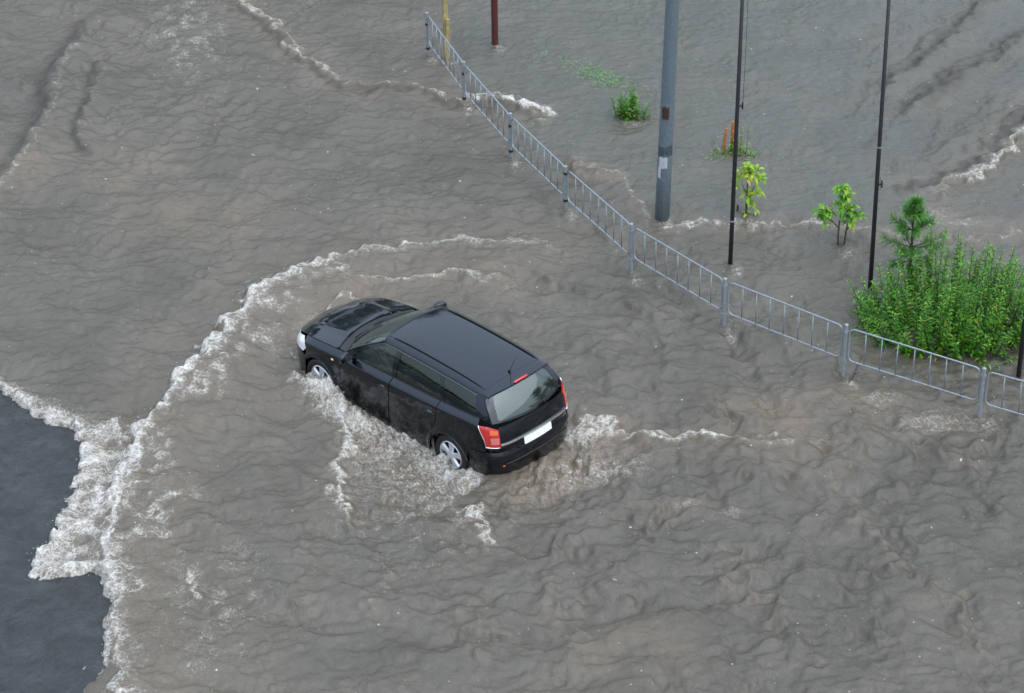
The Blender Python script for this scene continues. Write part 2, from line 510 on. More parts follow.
# small rings and wakes where posts stand in the stream
for px, py, pr, amp_ in [(2.44, 33.67, .12, .016), (3.42, 32.2, .04, .012), (5.5, 31.41, .04, .012), (7.37, 29.13, .04, .012), (-.24, 39.89, .06, .014), (-1.13, 39.43, .06, .014), (5.2, 32.76, .06, .010), (3.79, 33.63, .04, .008), (2.05, 37.02, .18, .010)] + \
        [(x, y, .035, .013) for x, y in ((-1.45, 39.62), (-.78, 37.66), (.02, 35.73), (.90, 33.91), (1.87, 32.08), (3.18, 30.46), (4.81, 29.15), (6.60, 28.0), (8.42, 26.98))]:
    rr = np.hypot(GX - px, GY - py) + .02 * W3; dn = np.exp(-((GX - px - .08) / (pr + .10)) ** 2 - ((GY - py + .22) / .26) ** 2)
    H += amp_ * np.cos((rr - pr) * 2 * PI / .17) * np.exp(-np.maximum(0, rr - pr) / .22) * (rr > pr * .5)
    FOAM = np.maximum(FOAM, .52 * dn); SHADE_TINT = np.maximum(SHADE_TINT, .55 * np.exp(-((GX - px) / (pr + .05)) ** 2 - ((GY - py + .14) / .14) ** 2))  # water colour darkened at each post foot
# ---- named waves
wave(BOW, [.07, .07, .08, .10, .12, .12, .13, .16, .19, .21, .22, .20, .17, .15, .13, .12, .10, .05, .02],   .11, .75,
     [.7, .7, .66, .66, .80, .85, .86, .88, .9, .94, .94, .92, .88, .76, .64, .62, .66, .45, 0], (.08, .20), .02, .35, warp=.035)
wave(BOW2, [.03, .06, .07, .07, .06, .02], .10, .30, [.2, .5, .62, .66, .5, .1], (.07, .14), 0, .3)
wave(SIDE, [.05, .08, .09, .09, .07, .07, .04], .10, .32, [.62, .72, .72, .8, .78, .80, .55], (.10, .16), .0, .3)
wave(TAILC, [.05, .07, .04], .25, .07, [.66, .74, .5], (.10, .06), 0, .4)
wave(RWAKE, [.03, .05, .08, .08, .08, .09, .08, .07, .03], .08, .28, [.74, .74, .76, .72, .78, .86, .5, .42, .3], (.06, .13), .0, .7, shade_tint=.5, moff=-.2, mw=.12)
wave(FENCEW, [.06, .08, .06, .06, .05, .07, .10, .11, .11, .11, .12, .05], .10, .24, [.62, .68, .58, .66, .45, .5, .62, .66, .60, .85, 1, .6], (.10, .08), .03, .6, shade_tint=.9, moff=-.17, mw=.12)
wave([(.10, 37.50), (.35, 37.22), (.66, 36.86)], [.05, .09, .05], .25, .08, [.9, 1.05, .7], (.22, .10), .05, .3, warp=.08)
wave(STEP, .016, .06, .12, [0, .45, .5, .45, .62, .66, .55, .64, .58, .45, .4, .4, .42, .5, .4], (.05, .09), 0, .35)
wave([(1.0, 35.6), (1.35, 35.3), (1.75, 35.05), (2.0, 34.95)], .05, .12, .16, [.2, .5, .55, .3], (.05, .06), 0, .8, shade_tint=.6, moff=-.1, mw=.12)
wave([(9.61, 37.55), (8.72, 36.12), (8.16, 35.23), (7.56, 34.64), (7.02, 34.33), (6.32, 33.95)], [.14, .15, .14, .12, .09, .03], .09, .5, [.5, .66, .68, .66, .4, .1], (.09, .13), .0, .4, shade_tint=1.0, moff=-.25, mw=.15)
wave([(9.5, 41.81), (8.54, 40.55), (7.69, 39.22), (7.03, 38.38), (6.48, 37.63)], .09, .22, .25, None, mud=.2, warp=.03, shade_tint=1.0, moff=-.14, mw=.22)
wave([(9.79, 40.3), (8.84, 39.11), (7.94, 37.97), (7.25, 36.95)], .09, .22, .25, None, mud=.2, warp=.03, shade_tint=1.0, moff=-.14, mw=.22)
wave([(8.06, 38.74), (7.56, 37.79), (6.79, 36.71)], .08, .2, .22, None, mud=.2, warp=.03, shade_tint=1.0, moff=-.14, mw=.22)
wave([(-7.3, 41.6), (-7.76, 40.81), (-7.91, 39.78), (-8.07, 38.8), (-8.02, 37.28), (-8.18, 36.04), (-8.42, 34.85), (-8.85, 33.57)], .17, .60, .15, [.1, .3, .45, .42, .45, .5, .5, .3], (.05, .04), .05, .0, warp=.014, shade_tint=1.0, moff=-.20, mw=.15)
wave([(-7.19, 39.56), (-7.31, 38.85), (-7.35, 37.82), (-7.34, 36.54), (-7.01, 36.01)], .08, .30, .10, [.1, .3, .3, .3, .1], (.05, .05), .03, .0, warp=.022, shade_tint=1.0, moff=-.10, mw=.08)
wave([(-5.62, 28.35), (-5.55, 27.9), (-5.42, 27.40)], [.10, .12, .08], .16, .16, [.6, .75, .8], (.09, .09), 0, .3)
wave([(-1.83, 25.36), (-1.71, 24.94), (-1.79, 24.32), (-1.82, 23.72)], .035, .08, .2, [.2, .45, .35, .2], (.05, .05))
wave([(-4.25, 25.0), (-4.15, 24.6), (-4.1, 24.1)], .015, .1, .1, [.5, .74, .55], (.07, .07))
wave([(-4.1, 23.2), (-4.05, 22.7)], .01, .1, .1, [.5, .55], (.08, .08))
for pts, a_ in (([(.2, 24.9), (.55, 24.0), (.7, 23.0)], .04), ([(2.6, 25.2), (3.0, 24.2), (3.25, 23.3)], .05), ([(4.4, 26.2), (4.9, 25.2), (5.2, 24.2)], .045),
                ([(5.1, 27.6), (5.9, 27.2), (6.7, 26.9)], .05), ([(3.4, 26.9), (4.1, 26.6), (4.9, 26.75)], .035), ([(1.2, 26.6), (2.0, 26.3), (2.9, 26.45)], .035),
                ([(5.4, 24.4), (5.75, 23.6), (6.0, 22.8)], .04), ([(-.9, 24.2), (-.6, 23.4), (-.5, 22.6)], .035)):
    wave(pts, a_ * 1.2, .22, .10, None, mud=.35, warp=.10, shade_tint=.2, moff=-.05, mw=.07)

for pts, a_ in (([(.6, 31.9), (1.5, 31.3), (2.2, 30.4), (2.5, 29.5)], .05), ([(.9, 30.3), (1.5, 29.6), (1.75, 28.9)], .04), ([(-1.0, 33.9), (.3, 33.8), (1.4, 33.3), (2.0, 32.7)], .035),
                ([(-3.0, 33.6), (-1.8, 33.9), (-.5, 34.2)], .03), ([(-4.9, 31.2), (-4.4, 32.3), (-3.6, 33.1)], .04), ([(2.6, 31.2), (3.4, 30.4), (4.3, 29.9)], .035),
                ([(-3.9, 28.9), (-3.6, 28.0), (-3.5, 27.0)], .03), ([(-2.9, 26.2), (-2.7, 25.0), (-2.75, 23.8)], .03), ([(.4, 26.6), (1.1, 26.1), (2.0, 25.9)], .045),
                ([(2.2, 26.9), (3.2, 26.5), (4.3, 26.9), (5.2, 27.6)], .045), ([(-.1, 26.4), (.2, 25.6), (.7, 25.1)], .05), ([(.9, 25.6), (1.3, 24.7), (1.5, 23.9)], .045)):
    wave(pts, a_ * 1.3, .28, .12, None, warp=.08)

# ---- churned, foamy zones
frothy = lambda v, m: np.maximum(v, m)
c_, s_ = math.cos(CAR_YAW_), math.sin(CAR_YAW_)
LX = c_ * (GX - CAR_X) + s_ * (GY - CAR_Y); LY = -s_ * (GX - CAR_X) + c_ * (GY - CAR_Y)    # metres ahead of / left of the car's rear axle
_sl, _ds, _ts = curve_dist(SIDE, pad=2.6, warp=.03)
churn = np.zeros((NY, NX))
churn[_sl] = sstep(-.05, .15, np.where(_ts < 6, _ds, 0)) * (_ts < 5.95)
churn *= (LY > .6) * sstep(-1.0, -.2, LX + .35 * W1)
side_churn = churn * np.exp(-np.maximum(0, LY - .85) / 1.6)
near_wheel = np.exp(-((LX - 2.45) / .45) ** 2 - ((LY - 1.02) / .26) ** 2)
along = np.exp(-((LX - 1.75) / .75) ** 2 - ((LY - 1.18) / .30) ** 2)
rear_wheel = np.exp(-((LX + .12) / .34) ** 2 - ((LY - 1.0) / .22) ** 2)
behind = np.exp(-((LX + 1.35) / .45) ** 2 - ((LY + .1) / 1.1) ** 2)
rside = np.exp(-((GX - .95) / .42) ** 2 - ((GY - 27.75) / .38) ** 2)
rpatch = np.exp(-((GX - 1.25) / .75) ** 2 - ((GY - 27.0) / .42) ** 2)
chop = sample(field(1.8, 7, seed=31), GX + fx1 * .6, GY + fx2 * .6)
chop2 = -np.abs(sample(field(1.5, 5, seed=32), GX + fx1, GY + fx2)) ** .7
tot = np.clip(side_churn * .9 + near_wheel + along + rear_wheel + behind * .8 + rside * .25 + rpatch * .5, 0, 1.3)
H += tot * (.034 * chop + .044 * chop2)
H += .17 * near_wheel + .05 * along - .05 * np.exp(-((LX + .1) / .8) ** 2 - ((LY - 1.15) / .3) ** 2) - .05 * np.exp(-((LX + 1.2) / .35) ** 2 - ((LY) / .8) ** 2)
FOAM = np.maximum.reduce([FOAM, .70 * side_churn, 1.05 * near_wheel, .95 * along, .90 * rear_wheel, .50 * behind, .70 * rside, .56 * rpatch])
MUD += .7 * behind + .45 * side_churn + .4 * np.exp(-((LX + 1.2) / .5) ** 2 - ((LY - .3) / .8) ** 2)
# wave running off the nose, with a thin crest
wave([(-3.13, 29.75), (-3.12, 30.1), (-2.95, 30.55), (-2.5, 31.05), (-1.9, 31.2), (-1.3, 31.1)], [.05, .09, .10, .09, .07, .03], .09, .35, [.55, .62, .55, .7, .72, .3], (.05, .09), 0, .3)
# froth trailing behind the bow wave
_sl, _db, _tb = curve_dist(BOW, pad=2.5, warp=.12)
trail = np.zeros((NY, NX)); trail[_sl] = np.where((_db < 0) & (_tb < 14), np.exp(-np.abs(_db) / np.interp(_tb, [0, 8, 10, 14], [.42, .5, .75, .75])), 0) * np.interp(_tb, [0, 2, 4, 6, 9, 12, 14], [.3, .35, .45, .52, .45, .42, .3])
SHADE_TINT = np.maximum(SHADE_TINT, .22 * LR * (.6 + .6 * patch)); SHADE_TINT = np.maximum(SHADE_TINT, .25 * RR * (.5 + .7 * patch))  # shade put into the water colour across the lower right and right side
FOAM = np.maximum(FOAM, np.minimum(.60, 1.75 * trail * (.75 + .35 * np.tanh(1.5 * W4))))
MUD += 1.0 * np.clip(trail, 0, 1) * .35
# thin scattered froth: top of the picture, inside the bow wave
FOAM = np.maximum(FOAM, .42 * blob(-5.9, 40.6, 1.0, 3.0, .15) * (.8 + .4 * np.tanh(W3)))
FOAM = np.maximum(FOAM, .40 * blob(-3.9, 24.2, 1.0, 2.0) * (.7 + .5 * np.tanh(W3)))
FOAM = np.maximum(FOAM, .36 * blob(-1.2, 25.8, 1.6, 1.4) * (.7 + .5 * np.tanh(W3)))
for bx, by, rx, ry in ((6.75, 33.55, .5, .28), (7.2, 33.3, .6, .2), (5.2, 28.5, .6, .3), (6.0, 27.9, .9, .35), (2.9, 25.9, .25, .12), (2.35, 26.0, .3, .12), (-2.9, 30.6, .5, .5)):
    FOAM = np.maximum(FOAM, .43 * blob(bx, by, rx, ry)); MUD += .5 * blob(bx, by, rx, ry)
for bx, by, rx, ry in ((1.5, 22.9, .9, .7), (-8.4, 35.6, .8, .9), (4.9, 42.5, 1.8, .5), (-6.4, 35.5, .8, .7), (3.9, 28.3, 1.2, .5), (8.8, 33.3, 1.0, .3), (-5.0, 33.9, 1.2, .8)):
    MUD += .85 * blob(bx, by, rx, ry) * (.7 + .4 * np.tanh(W1))

# ---- the dry corner of road that the flood is still running into
_poly = np.array(list(spline(FRONT)) + [(-9, 12), (-40, 8), (-40, 29.6)])


def poly_inside(X, Y, P):
    c = np.zeros(X.shape, bool); j = len(P) - 1
    for i in range(len(P)):
        (xi, yi), (xj, yj) = P[i], P[j]
        if yi != yj: c ^= ((yi > Y) != (yj > Y)) & (X < (xj - xi) * (Y - yi) / (yj - yi) + xi)
        j = i
    return c


_sl, _df, _tf = curve_dist(FRONT, pad=3.2, warp=.030)
rag = .018 * fine + .020 * finer + .008 * tiny
DD = np.full((NY, NX), 9.0); DD[_sl] = np.abs(_df)
TT = np.zeros((NY, NX)); TT[_sl] = _tf
ins = poly_inside(GX + .030 * (W3 + 1.2 * W1), GY + .030 * (W4 + 1.2 * W2), _poly)
ragw = np.interp(TT, [0, 13, 16, 17], [1, 1, .7, .15])
DS = np.where(ins, -DD, DD) + rag * ragw * (DD < 1)                                   # > 0 in the water
edge_h = np.interp(TT, [0, 3, 6, 10, 12, 14, 16, 17, 19], [.055, .06, .06, .065, .065, .05, .03, .02, .015])
near = np.exp(-np.maximum(DS, 0) / .5)
lip = np.where(DS > 0, edge_h * np.exp(-((DS - .10) / .14) ** 2), 0)
H = H * (1 - .55 * np.exp(-np.maximum(DS, 0) / .25))
H += lip + np.where(DS < 0, np.maximum(-.25, DS * 1.3), 0) - .03 * np.exp(-np.maximum(DS, 0) / .35)
band = np.interp(TT, [0, 1, 3, 5, 8, 10, 12, 13, 15, 16, 17, 18], [.24, .26, .40, .55, .60, .55, .45, .16, .14, .08, .03, .02])
fr = np.interp(TT, [0, 14, 15.5, 16.5, 17.2, 19], [.84, .84, .84, .78, .35, .2])
FOAM = np.maximum(FOAM, np.where(DS > -.08, fr * np.exp(-(np.maximum(DS, 0) / band) ** 2), 0) * (.88 + .10 * W3 + .07 * finer))
wedge = poly_inside(GX, GY, np.array([(-6.9, 28.6), (-6.0, 28.2), (-5.6, 28.1), (-5.35, 27.2), (-5.3, 26.0), (-5.35, 24.85), (-6.2, 24.9), (-6.0, 27.3), (-6.3, 27.9)]))
FOAM = np.maximum(FOAM, wedge * (.58 + .13 * W3)); H += wedge * (.012 * chop + .012 * chop2)
H += np.clip(FOAM - .45, 0, .6) * (.018 * chop + .004 * fine)
FOAM = np.clip(FOAM, 0, 1.1); MUD = np.clip(MUD, 0, 1); SHADE_TINT = np.clip(SHADE_TINT, 0, 1)

# ---- one sheet: fine where the photograph looks, stretching to the horizon around it
ext = np.cumsum(.04 * 1.36 ** np.arange(30))
xs = np.concatenate([CX[0] - ext[::-1], CX, CX[-1] + ext]); ys = np.concatenate([CY[0] - ext[::-1], CY, CY[-1] + ext])
pad_ = len(ext)


def padded(A, fade=True):
    B_ = np.pad(A, pad_, mode='edge')
    if fade:
        fx_ = np.concatenate([np.linspace(0, 1, pad_) ** .5, np.ones(NX), np.linspace(1, 0, pad_) ** .5]); fy_ = np.concatenate([np.linspace(0, 1, pad_) ** .5, np.ones(NY), np.linspace(1, 0, pad_) ** .5])
        B_ = B_ * fx_[None, :] * fy_[:, None]
    return B_


HH = padded(H); XX, YY = np.meshgrid(xs, ys)
_inside_far = poly_inside(XX, YY, _poly); _inside_far[pad_:-pad_, pad_:-pad_] = False
HH = np.where(_inside_far, -.25, HH)


def sheet(name, X, Y, Z, attrs, mt, kind):
    n0, n1 = X.shape
    me = bpy.data.meshes.new(name)
    me.vertices.add(n0 * n1)
    me.vertices.foreach_set('co', np.stack([X, Y, Z], -1).astype(np.float32).ravel())
    idx = np.arange(n0 * n1, dtype=np.int32).reshape(n0, n1)
    q = np.stack([idx[:-1, :-1], idx[:-1, 1:], idx[1:, 1:], idx[1:, :-1]], -1).reshape(-1, 4)
    me.loops.add(q.size); me.loops.foreach_set('vertex_index', q.ravel())
    me.polygons.add(len(q)); me.polygons.foreach_set('loop_start', np.arange(0, q.size, 4, dtype=np.int32))
    me.update(calc_edges=True)
    for k, A in attrs.items():
        at = me.attributes.new(k, 'FLOAT', 'POINT'); at.data.foreach_set('value', A.astype(np.float32).ravel())
    o = link(name, me, mt, None, True); o['kind'] = kind
    return o


def water_mat():
    m, nt, b = mat('muddy_flood_water'); L = nt.links
    v = objco(nt)
    at = lambda k: N(nt, 'ShaderNodeAttribute', attribute_name=k).outputs['Fac']
    foam, mud, lawn, shade_tint = at('froth'), at('silt'), at('lawn'), at('shade_tint')
    n_big = noise(nt, v, .55, 5, .6, .6); n_mid = noise(nt, v, 3.2, 6, .65, 1.0); n_f = noise(nt, v, 26, 5, .65, .4)
    # silt carried by the water
    base = ramp(nt, n_big, [(.30, (.072, .062, .045)), (.5, (.094, .083, .062)), (.72, (.116, .099, .074))])
    base = mixc(nt, ramp(nt, n_mid, [(.38, (0, 0, 0)), (.70, (.55, .55, .55))]), base, (.074, .060, .042))
    base = mixc(nt, math_(nt, 'MULTIPLY', lawn, .26), base, (.086, .100, .082))
    base = mixc(nt, math_(nt, 'MULTIPLY', mud, .62), base, (.185, .135, .090))
    base = mixc(nt, math_(nt, 'MULTIPLY', shade_tint, .74), base, (.026, .019, .011))  # brown water and painted shade of steep faces, folds and darker areas
    # froth: lace of bubbles broken up at several sizes
    wv = N(nt, 'ShaderNodeVectorMath', operation='MULTIPLY_ADD'); wn = N(nt, 'ShaderNodeTexNoise'); wn.inputs['Scale'].default_value = 5; wn.inputs['Detail'].default_value = 4
    L.new(v, wn.inputs['Vector']); L.new(wn.outputs['Color'], wv.inputs[0]); wv.inputs[1].default_value = (.16, .16, .16); L.new(v, wv.inputs[2])
    vo = N(nt, 'ShaderNodeTexVoronoi', feature='DISTANCE_TO_EDGE'); vo.inputs['Scale'].default_value = 12; L.new(wv.outputs[0], vo.inputs['Vector'])
    vo2 = N(nt, 'ShaderNodeTexVoronoi', feature='DISTANCE_TO_EDGE'); vo2.inputs['Scale'].default_value = 30; L.new(wv.outputs[0], vo2.inputs['Vector'])
    lace = ramp(nt, vo.outputs['Distance'], [(0, (1, 1, 1)), (.16, (0, 0, 0))]); lace2 = ramp(nt, vo2.outputs['Distance'], [(0, (1, 1, 1)), (.2, (0, 0, 0))])
    nl = noise(nt, wv.outputs[0], 13, 8, .70)
    pat = math_(nt, 'ADD', math_(nt, 'MULTIPLY', nl, .95), math_(nt, 'ADD', math_(nt, 'MULTIPLY', lace, .20), math_(nt, 'MULTIPLY', lace2, .17)))
    st = N(nt, 'ShaderNodeMapping'); st.inputs['Rotation'].default_value = (0, 0, .5); st.inputs['Scale'].default_value = (5, 17, 9); L.new(wv.outputs[0], st.inputs[0])
    streak = noise(nt, st.outputs[0], 1, 4, .6)
    pat = math_(nt, 'ADD', math_(nt, 'MULTIPLY', pat, .80), math_(nt, 'MULTIPLY', streak, .26))
    # froth shows where the pattern beats 1 - foam: a thin grey film of bubbles first, then dense white froth
    pf = math_(nt, 'ADD', pat, math_(nt, 'MULTIPLY', foam, .77))
    pf = math_(nt, 'ADD', pf, math_(nt, 'MULTIPLY', math_(nt, 'SUBTRACT', n_f, .5), .22))
    film = math_(nt, 'MULTIPLY', math_(nt, 'SUBTRACT', pf, .80), 2.4, clamp=True)
    fm = math_(nt, 'MULTIPLY', math_(nt, 'SUBTRACT', pf, 1.0), 1.9, clamp=True)
    # the shade of the steep wave faces is already in the base colour
    # loose bubbles and rain flecks, a centimetre or two across
    sp = N(nt, 'ShaderNodeTexVoronoi'); sp.inputs['Scale'].default_value = 8.0; L.new(wv.outputs[0], sp.inputs['Vector'])
    sc = nt.nodes.new('ShaderNodeSeparateColor'); L.new(sp.outputs['Color'], sc.inputs[0])
    rad = math_(nt, 'MULTIPLY', math_(nt, 'POWER', sc.outputs[0], 2.6), .115)
    fl = math_(nt, 'LESS_THAN', sp.outputs['Distance'], rad)
    fl = math_(nt, 'MULTIPLY', fl, math_(nt, 'MULTIPLY', sc.outputs[1], .75))
    fm = math_(nt, 'MAXIMUM', fm, fl)
    tan_ = math_(nt, 'MULTIPLY', fl, math_(nt, 'GREATER_THAN', sc.outputs[2], .80))
    fcol = mixc(nt, ramp(nt, n_f, [(.35, (0, 0, 0)), (.62, (1, 1, 1))]), (.46, .42, .355), (.72, .70, .655))
    col = mixc(nt, math_(nt, 'MULTIPLY', film, .62), base, (.26, .225, .175))
    col = mixc(nt, fm, col, fcol); col = mixc(nt, math_(nt, 'MULTIPLY', tan_, .8), col, (.45, .26, .10))
    L.new(col, b.inputs['Base Color'])
    b.inputs['IOR'].default_value = 1.46
    r = math_(nt, 'ADD', math_(nt, 'MULTIPLY', fm, .5), .06); L.new(r, b.inputs['Roughness'])
    # rain-pocked skin: ripples too small for the mesh
    mp = N(nt, 'ShaderNodeMapping'); mp.inputs['Scale'].default_value = (1, 1, 1); L.new(wv.outputs[0], mp.inputs[0])
    r1 = noise(nt, mp.outputs[0], 16, 6, .62, .8); r2_ = noise(nt, mp.outputs[0], 55, 3, .6)
    hgt = math_(nt, 'ADD', math_(nt, 'MULTIPLY', r1, .019), math_(nt, 'MULTIPLY', r2_, .006))
    bump(nt, hgt, 1.0, 1.0, b)
    return m


def asphalt_mat():
    m, nt, b = mat('wet_asphalt'); L = nt.links; v = objco(nt)
    g = noise(nt, v, 90, 3, .7); n1 = noise(nt, v, 2.6, 8, .72, .5); n2 = noise(nt, v, 7, 5, .6)
    c = ramp(nt, n1, [(.3, (.020, .022, .023)), (.52, (.036, .039, .040)), (.75, (.060, .063, .063))])
    c = mixc(nt, ramp(nt, g, [(.55, (0, 0, 0)), (.75, (.5, .5, .5))]), c, (.13, .13, .135))
    wv = N(nt, 'ShaderNodeVectorMath', operation='MULTIPLY_ADD'); wn = N(nt, 'ShaderNodeTexNoise'); wn.inputs['Scale'].default_value = 1.6; wn.inputs['Detail'].default_value = 5
    L.new(v, wn.inputs['Vector']); L.new(wn.outputs['Color'], wv.inputs[0]); wv.inputs[1].default_value = (.55, .55, .55); L.new(v, wv.inputs[2])
    vo = N(nt, 'ShaderNodeTexVoronoi', feature='DISTANCE_TO_EDGE'); vo.inputs['Scale'].default_value = .36; L.new(wv.outputs[0], vo.inputs['Vector'])
    crack = math_(nt, 'MULTIPLY', ramp(nt, vo.outputs['Distance'], [(0, (1, 1, 1)), (.012, (.6, .6, .6)), (.02, (0, 0, 0))]), ramp(nt, n2, [(.47, (0, 0, 0)), (.60, (.8, .8, .8))]))
    c = mixc(nt, math_(nt, 'MULTIPLY', crack, .55), c, (.012, .012, .012))
    # pale grit and bits of froth left on the road
    sp = N(nt, 'ShaderNodeTexVoronoi'); sp.inputs['Scale'].default_value = 5.5; L.new(wv.outputs[0], sp.inputs['Vector'])
    sc = nt.nodes.new('ShaderNodeSeparateColor'); L.new(sp.outputs['Color'], sc.inputs[0])
    fl = math_(nt, 'LESS_THAN', sp.outputs['Distance'], math_(nt, 'MULTIPLY', math_(nt, 'POWER', sc.outputs[0], 3.0), .085))
    c = mixc(nt, math_(nt, 'MULTIPLY', fl, .45), c, (.42, .42, .42))
    L.new(c, b.inputs['Base Color'])
    L.new(ramp(nt, n2, [(.3, (.30, .30, .30)), (.7, (.55, .55, .55))]), b.inputs['Roughness'])
    b.inputs['IOR'].default_value = 1.36
    h = math_(nt, 'ADD', math_(nt, 'MULTIPLY', g, .012), math_(nt, 'ADD', math_(nt, 'MULTIPLY', n2, .08), math_(nt, 'MULTIPLY', crack, -.02)))
    bump(nt, h, .8, 1.0, b)
    return m


water = sheet('water', XX, YY, WL + HH, {'froth': padded(FOAM), 'silt': padded(MUD), 'shade_tint': padded(SHADE_TINT), 'lawn': padded(LAWN, False)}, water_mat(), 'structure')
sub_ = slice(None, None, 8)
gx = np.concatenate([CX[0] - ext[::-1], CX[sub_], CX[-1] + ext]); gy = np.concatenate([CY[0] - ext[::-1], CY[sub_], CY[-1] + ext])
gX, gY = np.meshgrid(gx, gy)
gi = np.pad(sstep(-.9, -.0, np.where(ins, DD, -DD))[sub_, sub_], pad_, mode='edge')
gi = np.where(poly_inside(gX, gY, _poly), 1.0, gi * np.exp(-(np.maximum(0, np.abs(gX) - 12) / 2) ** 2))
gz = .20 * gi + .006 * np.pad(big[sub_, sub_], pad_, mode='edge') * gi + .10 * np.pad(LAWN[sub_, sub_], pad_, mode='edge')
road = sheet('road', gX, gY, gz, {}, asphalt_mat(), 'structure')

# ------------------------------------------------------------------ the car
CAR_POS, CAR_YAW = (-.2797, 27.7615, 0.0), 2.3528
car = tag(empty('estate_car', CAR_POS, CAR_YAW), 'black estate car driving through brown flood water with its wheels half under', 'car')

_ol = [(-.905, 0), (-.902, .18), (-.893, .36), (-.872, .53), (-.83, .66), (-.76, .745), (-.65, .80), (-.45, .838), (0, .864), (.5, .874), (1.1, .877), (1.7, .876), (2.3, .872),
       (2.75, .86), (3.05, .83), (3.25, .775), (3.41, .68), (3.51, .55), (3.575, .38), (3.605, .2), (3.612, 0)]


def _dense(pts, k=24):
    P = np.array([(pts[1][0], -pts[1][1])] + pts + [(pts[-2][0], -pts[-2][1])]); out = []
    for i in range(1, len(P) - 2):
        a, b, c, d = P[i - 1:i + 3]
        for t in np.linspace(0, 1, k, endpoint=False):
            out.append(.5 * ((2 * b) + (-a + c) * t + (2 * a - 5 * b + 4 * c - d) * t * t + (-a + 3 * b - 3 * c + d) * t ** 3))
    out.append(P[-2]); return np.array(out)


OL = _dense(_ol); OS = np.concatenate([[0], np.cumsum(np.linalg.norm(np.diff(OL, axis=0), axis=1))]); SMAX = float(OS[-1])
_tan = np.gradient(OL, axis=0); _tan /= np.linalg.norm(_tan, axis=1)[:, None]
ON = np.stack([-_tan[:, 1], _tan[:, 0]], 1)          # outward normal for the left half
S_x = lambda x: float(np.interp(x, OL[:, 0], OS))     # x rises along the outline
S_y = lambda y: float(np.interp(y, OL[:170, 1], OS[:170]))   # rear corner by y
belt = pchip([-.92, -.8, -.66, -.5, 0, .4, 1.0, 1.8, 2.2, 2.5, 2.8, 3.0, 3.2, 3.4, 3.55, 3.62],
             [1.03, 1.04, 1.085, 1.115, 1.09, 1.066, 1.03, .985, .962, .93, .89, .86, .815, .755, .715, .70])
_rear_in = pchip([.15, .3, .48, .60, .64, .70, .78, .9, 1.04], [.06, .02, .0, .006, .03, .036, .044, .062, .105])
_front_in = pchip([.15, .3, .45, .58, .66, .72], [.08, .02, .0, .012, .04, .075])


def side_in(z, zs):
    d = zs - z
    f = pchip([0, .02, .045, .065, .085, .14, .3, .5, .65, .8, .9], [.118, .092, .056, .028, .020, .015, .006, .0, .002, .02, .05])
    return f(d)


_side_tab = pchip([0, .02, .045, .065, .085, .14, .3, .5, .65, .8, .9], [.118, .092, .056, .028, .020, .015, .006, .0, .002, .02, .05])


def wall(s, z, off=0.0):
    sg = 1.0
    if s < 0: s = -s; sg = -1.0
    if s > SMAX: s = 2 * SMAX - s; sg = -sg
    x = np.interp(s, OS, OL[:, 0]); y = np.interp(s, OS, OL[:, 1])
    nx = np.interp(s, OS, ON[:, 0]); ny = np.interp(s, OS, ON[:, 1])
    zs = belt(x)
    wr = min(1, max(0, (-.50 - x) / .3)); wr = wr * wr * (3 - 2 * wr)
    wf = min(1, max(0, (x - 3.2) / .3)); wf = wf * wf * (3 - 2 * wf)
    i = (1 - wr - wf) * _side_tab(zs - z) + wr * _rear_in(z) + wf * _front_in(z)
    return (x - nx * (i - off), sg * (y - ny * (i - off)), z)


# wheel arch flare
def wall_flare(s, z, off=0.0):
    p = wall(s, z, off)
    for ax in (0.0, 2.703):
        r = math.hypot(p[0] - ax, z - .31)
        b = math.exp(-((r - .385) / .038) ** 2) * .026
        p = (p[0], p[1] + (b if p[1] > 0 else -b) * (1 if abs(p[1]) > .6 else 0), p[2])
    return p


def inpoly(p, poly):
    x, y = p; c = False; n = len(poly); j = n - 1
    for i in range(n):
        xi, yi = poly[i]; xj, yj = poly[j]
        if (yi > y) != (yj > y) and x < (xj - xi) * (y - yi) / (yj - yi) + xi: c = not c
        j = i
    return c


def densify(poly, step):
    out = []
    for i in range(len(poly)):
        a = Vector(poly[i]); b = Vector(poly[(i + 1) % len(poly)])
        k = max(1, int(math.ceil((b - a).length / step)))
        for t in range(k): out.append(tuple(a + (b - a) * (t / k)))
    return out


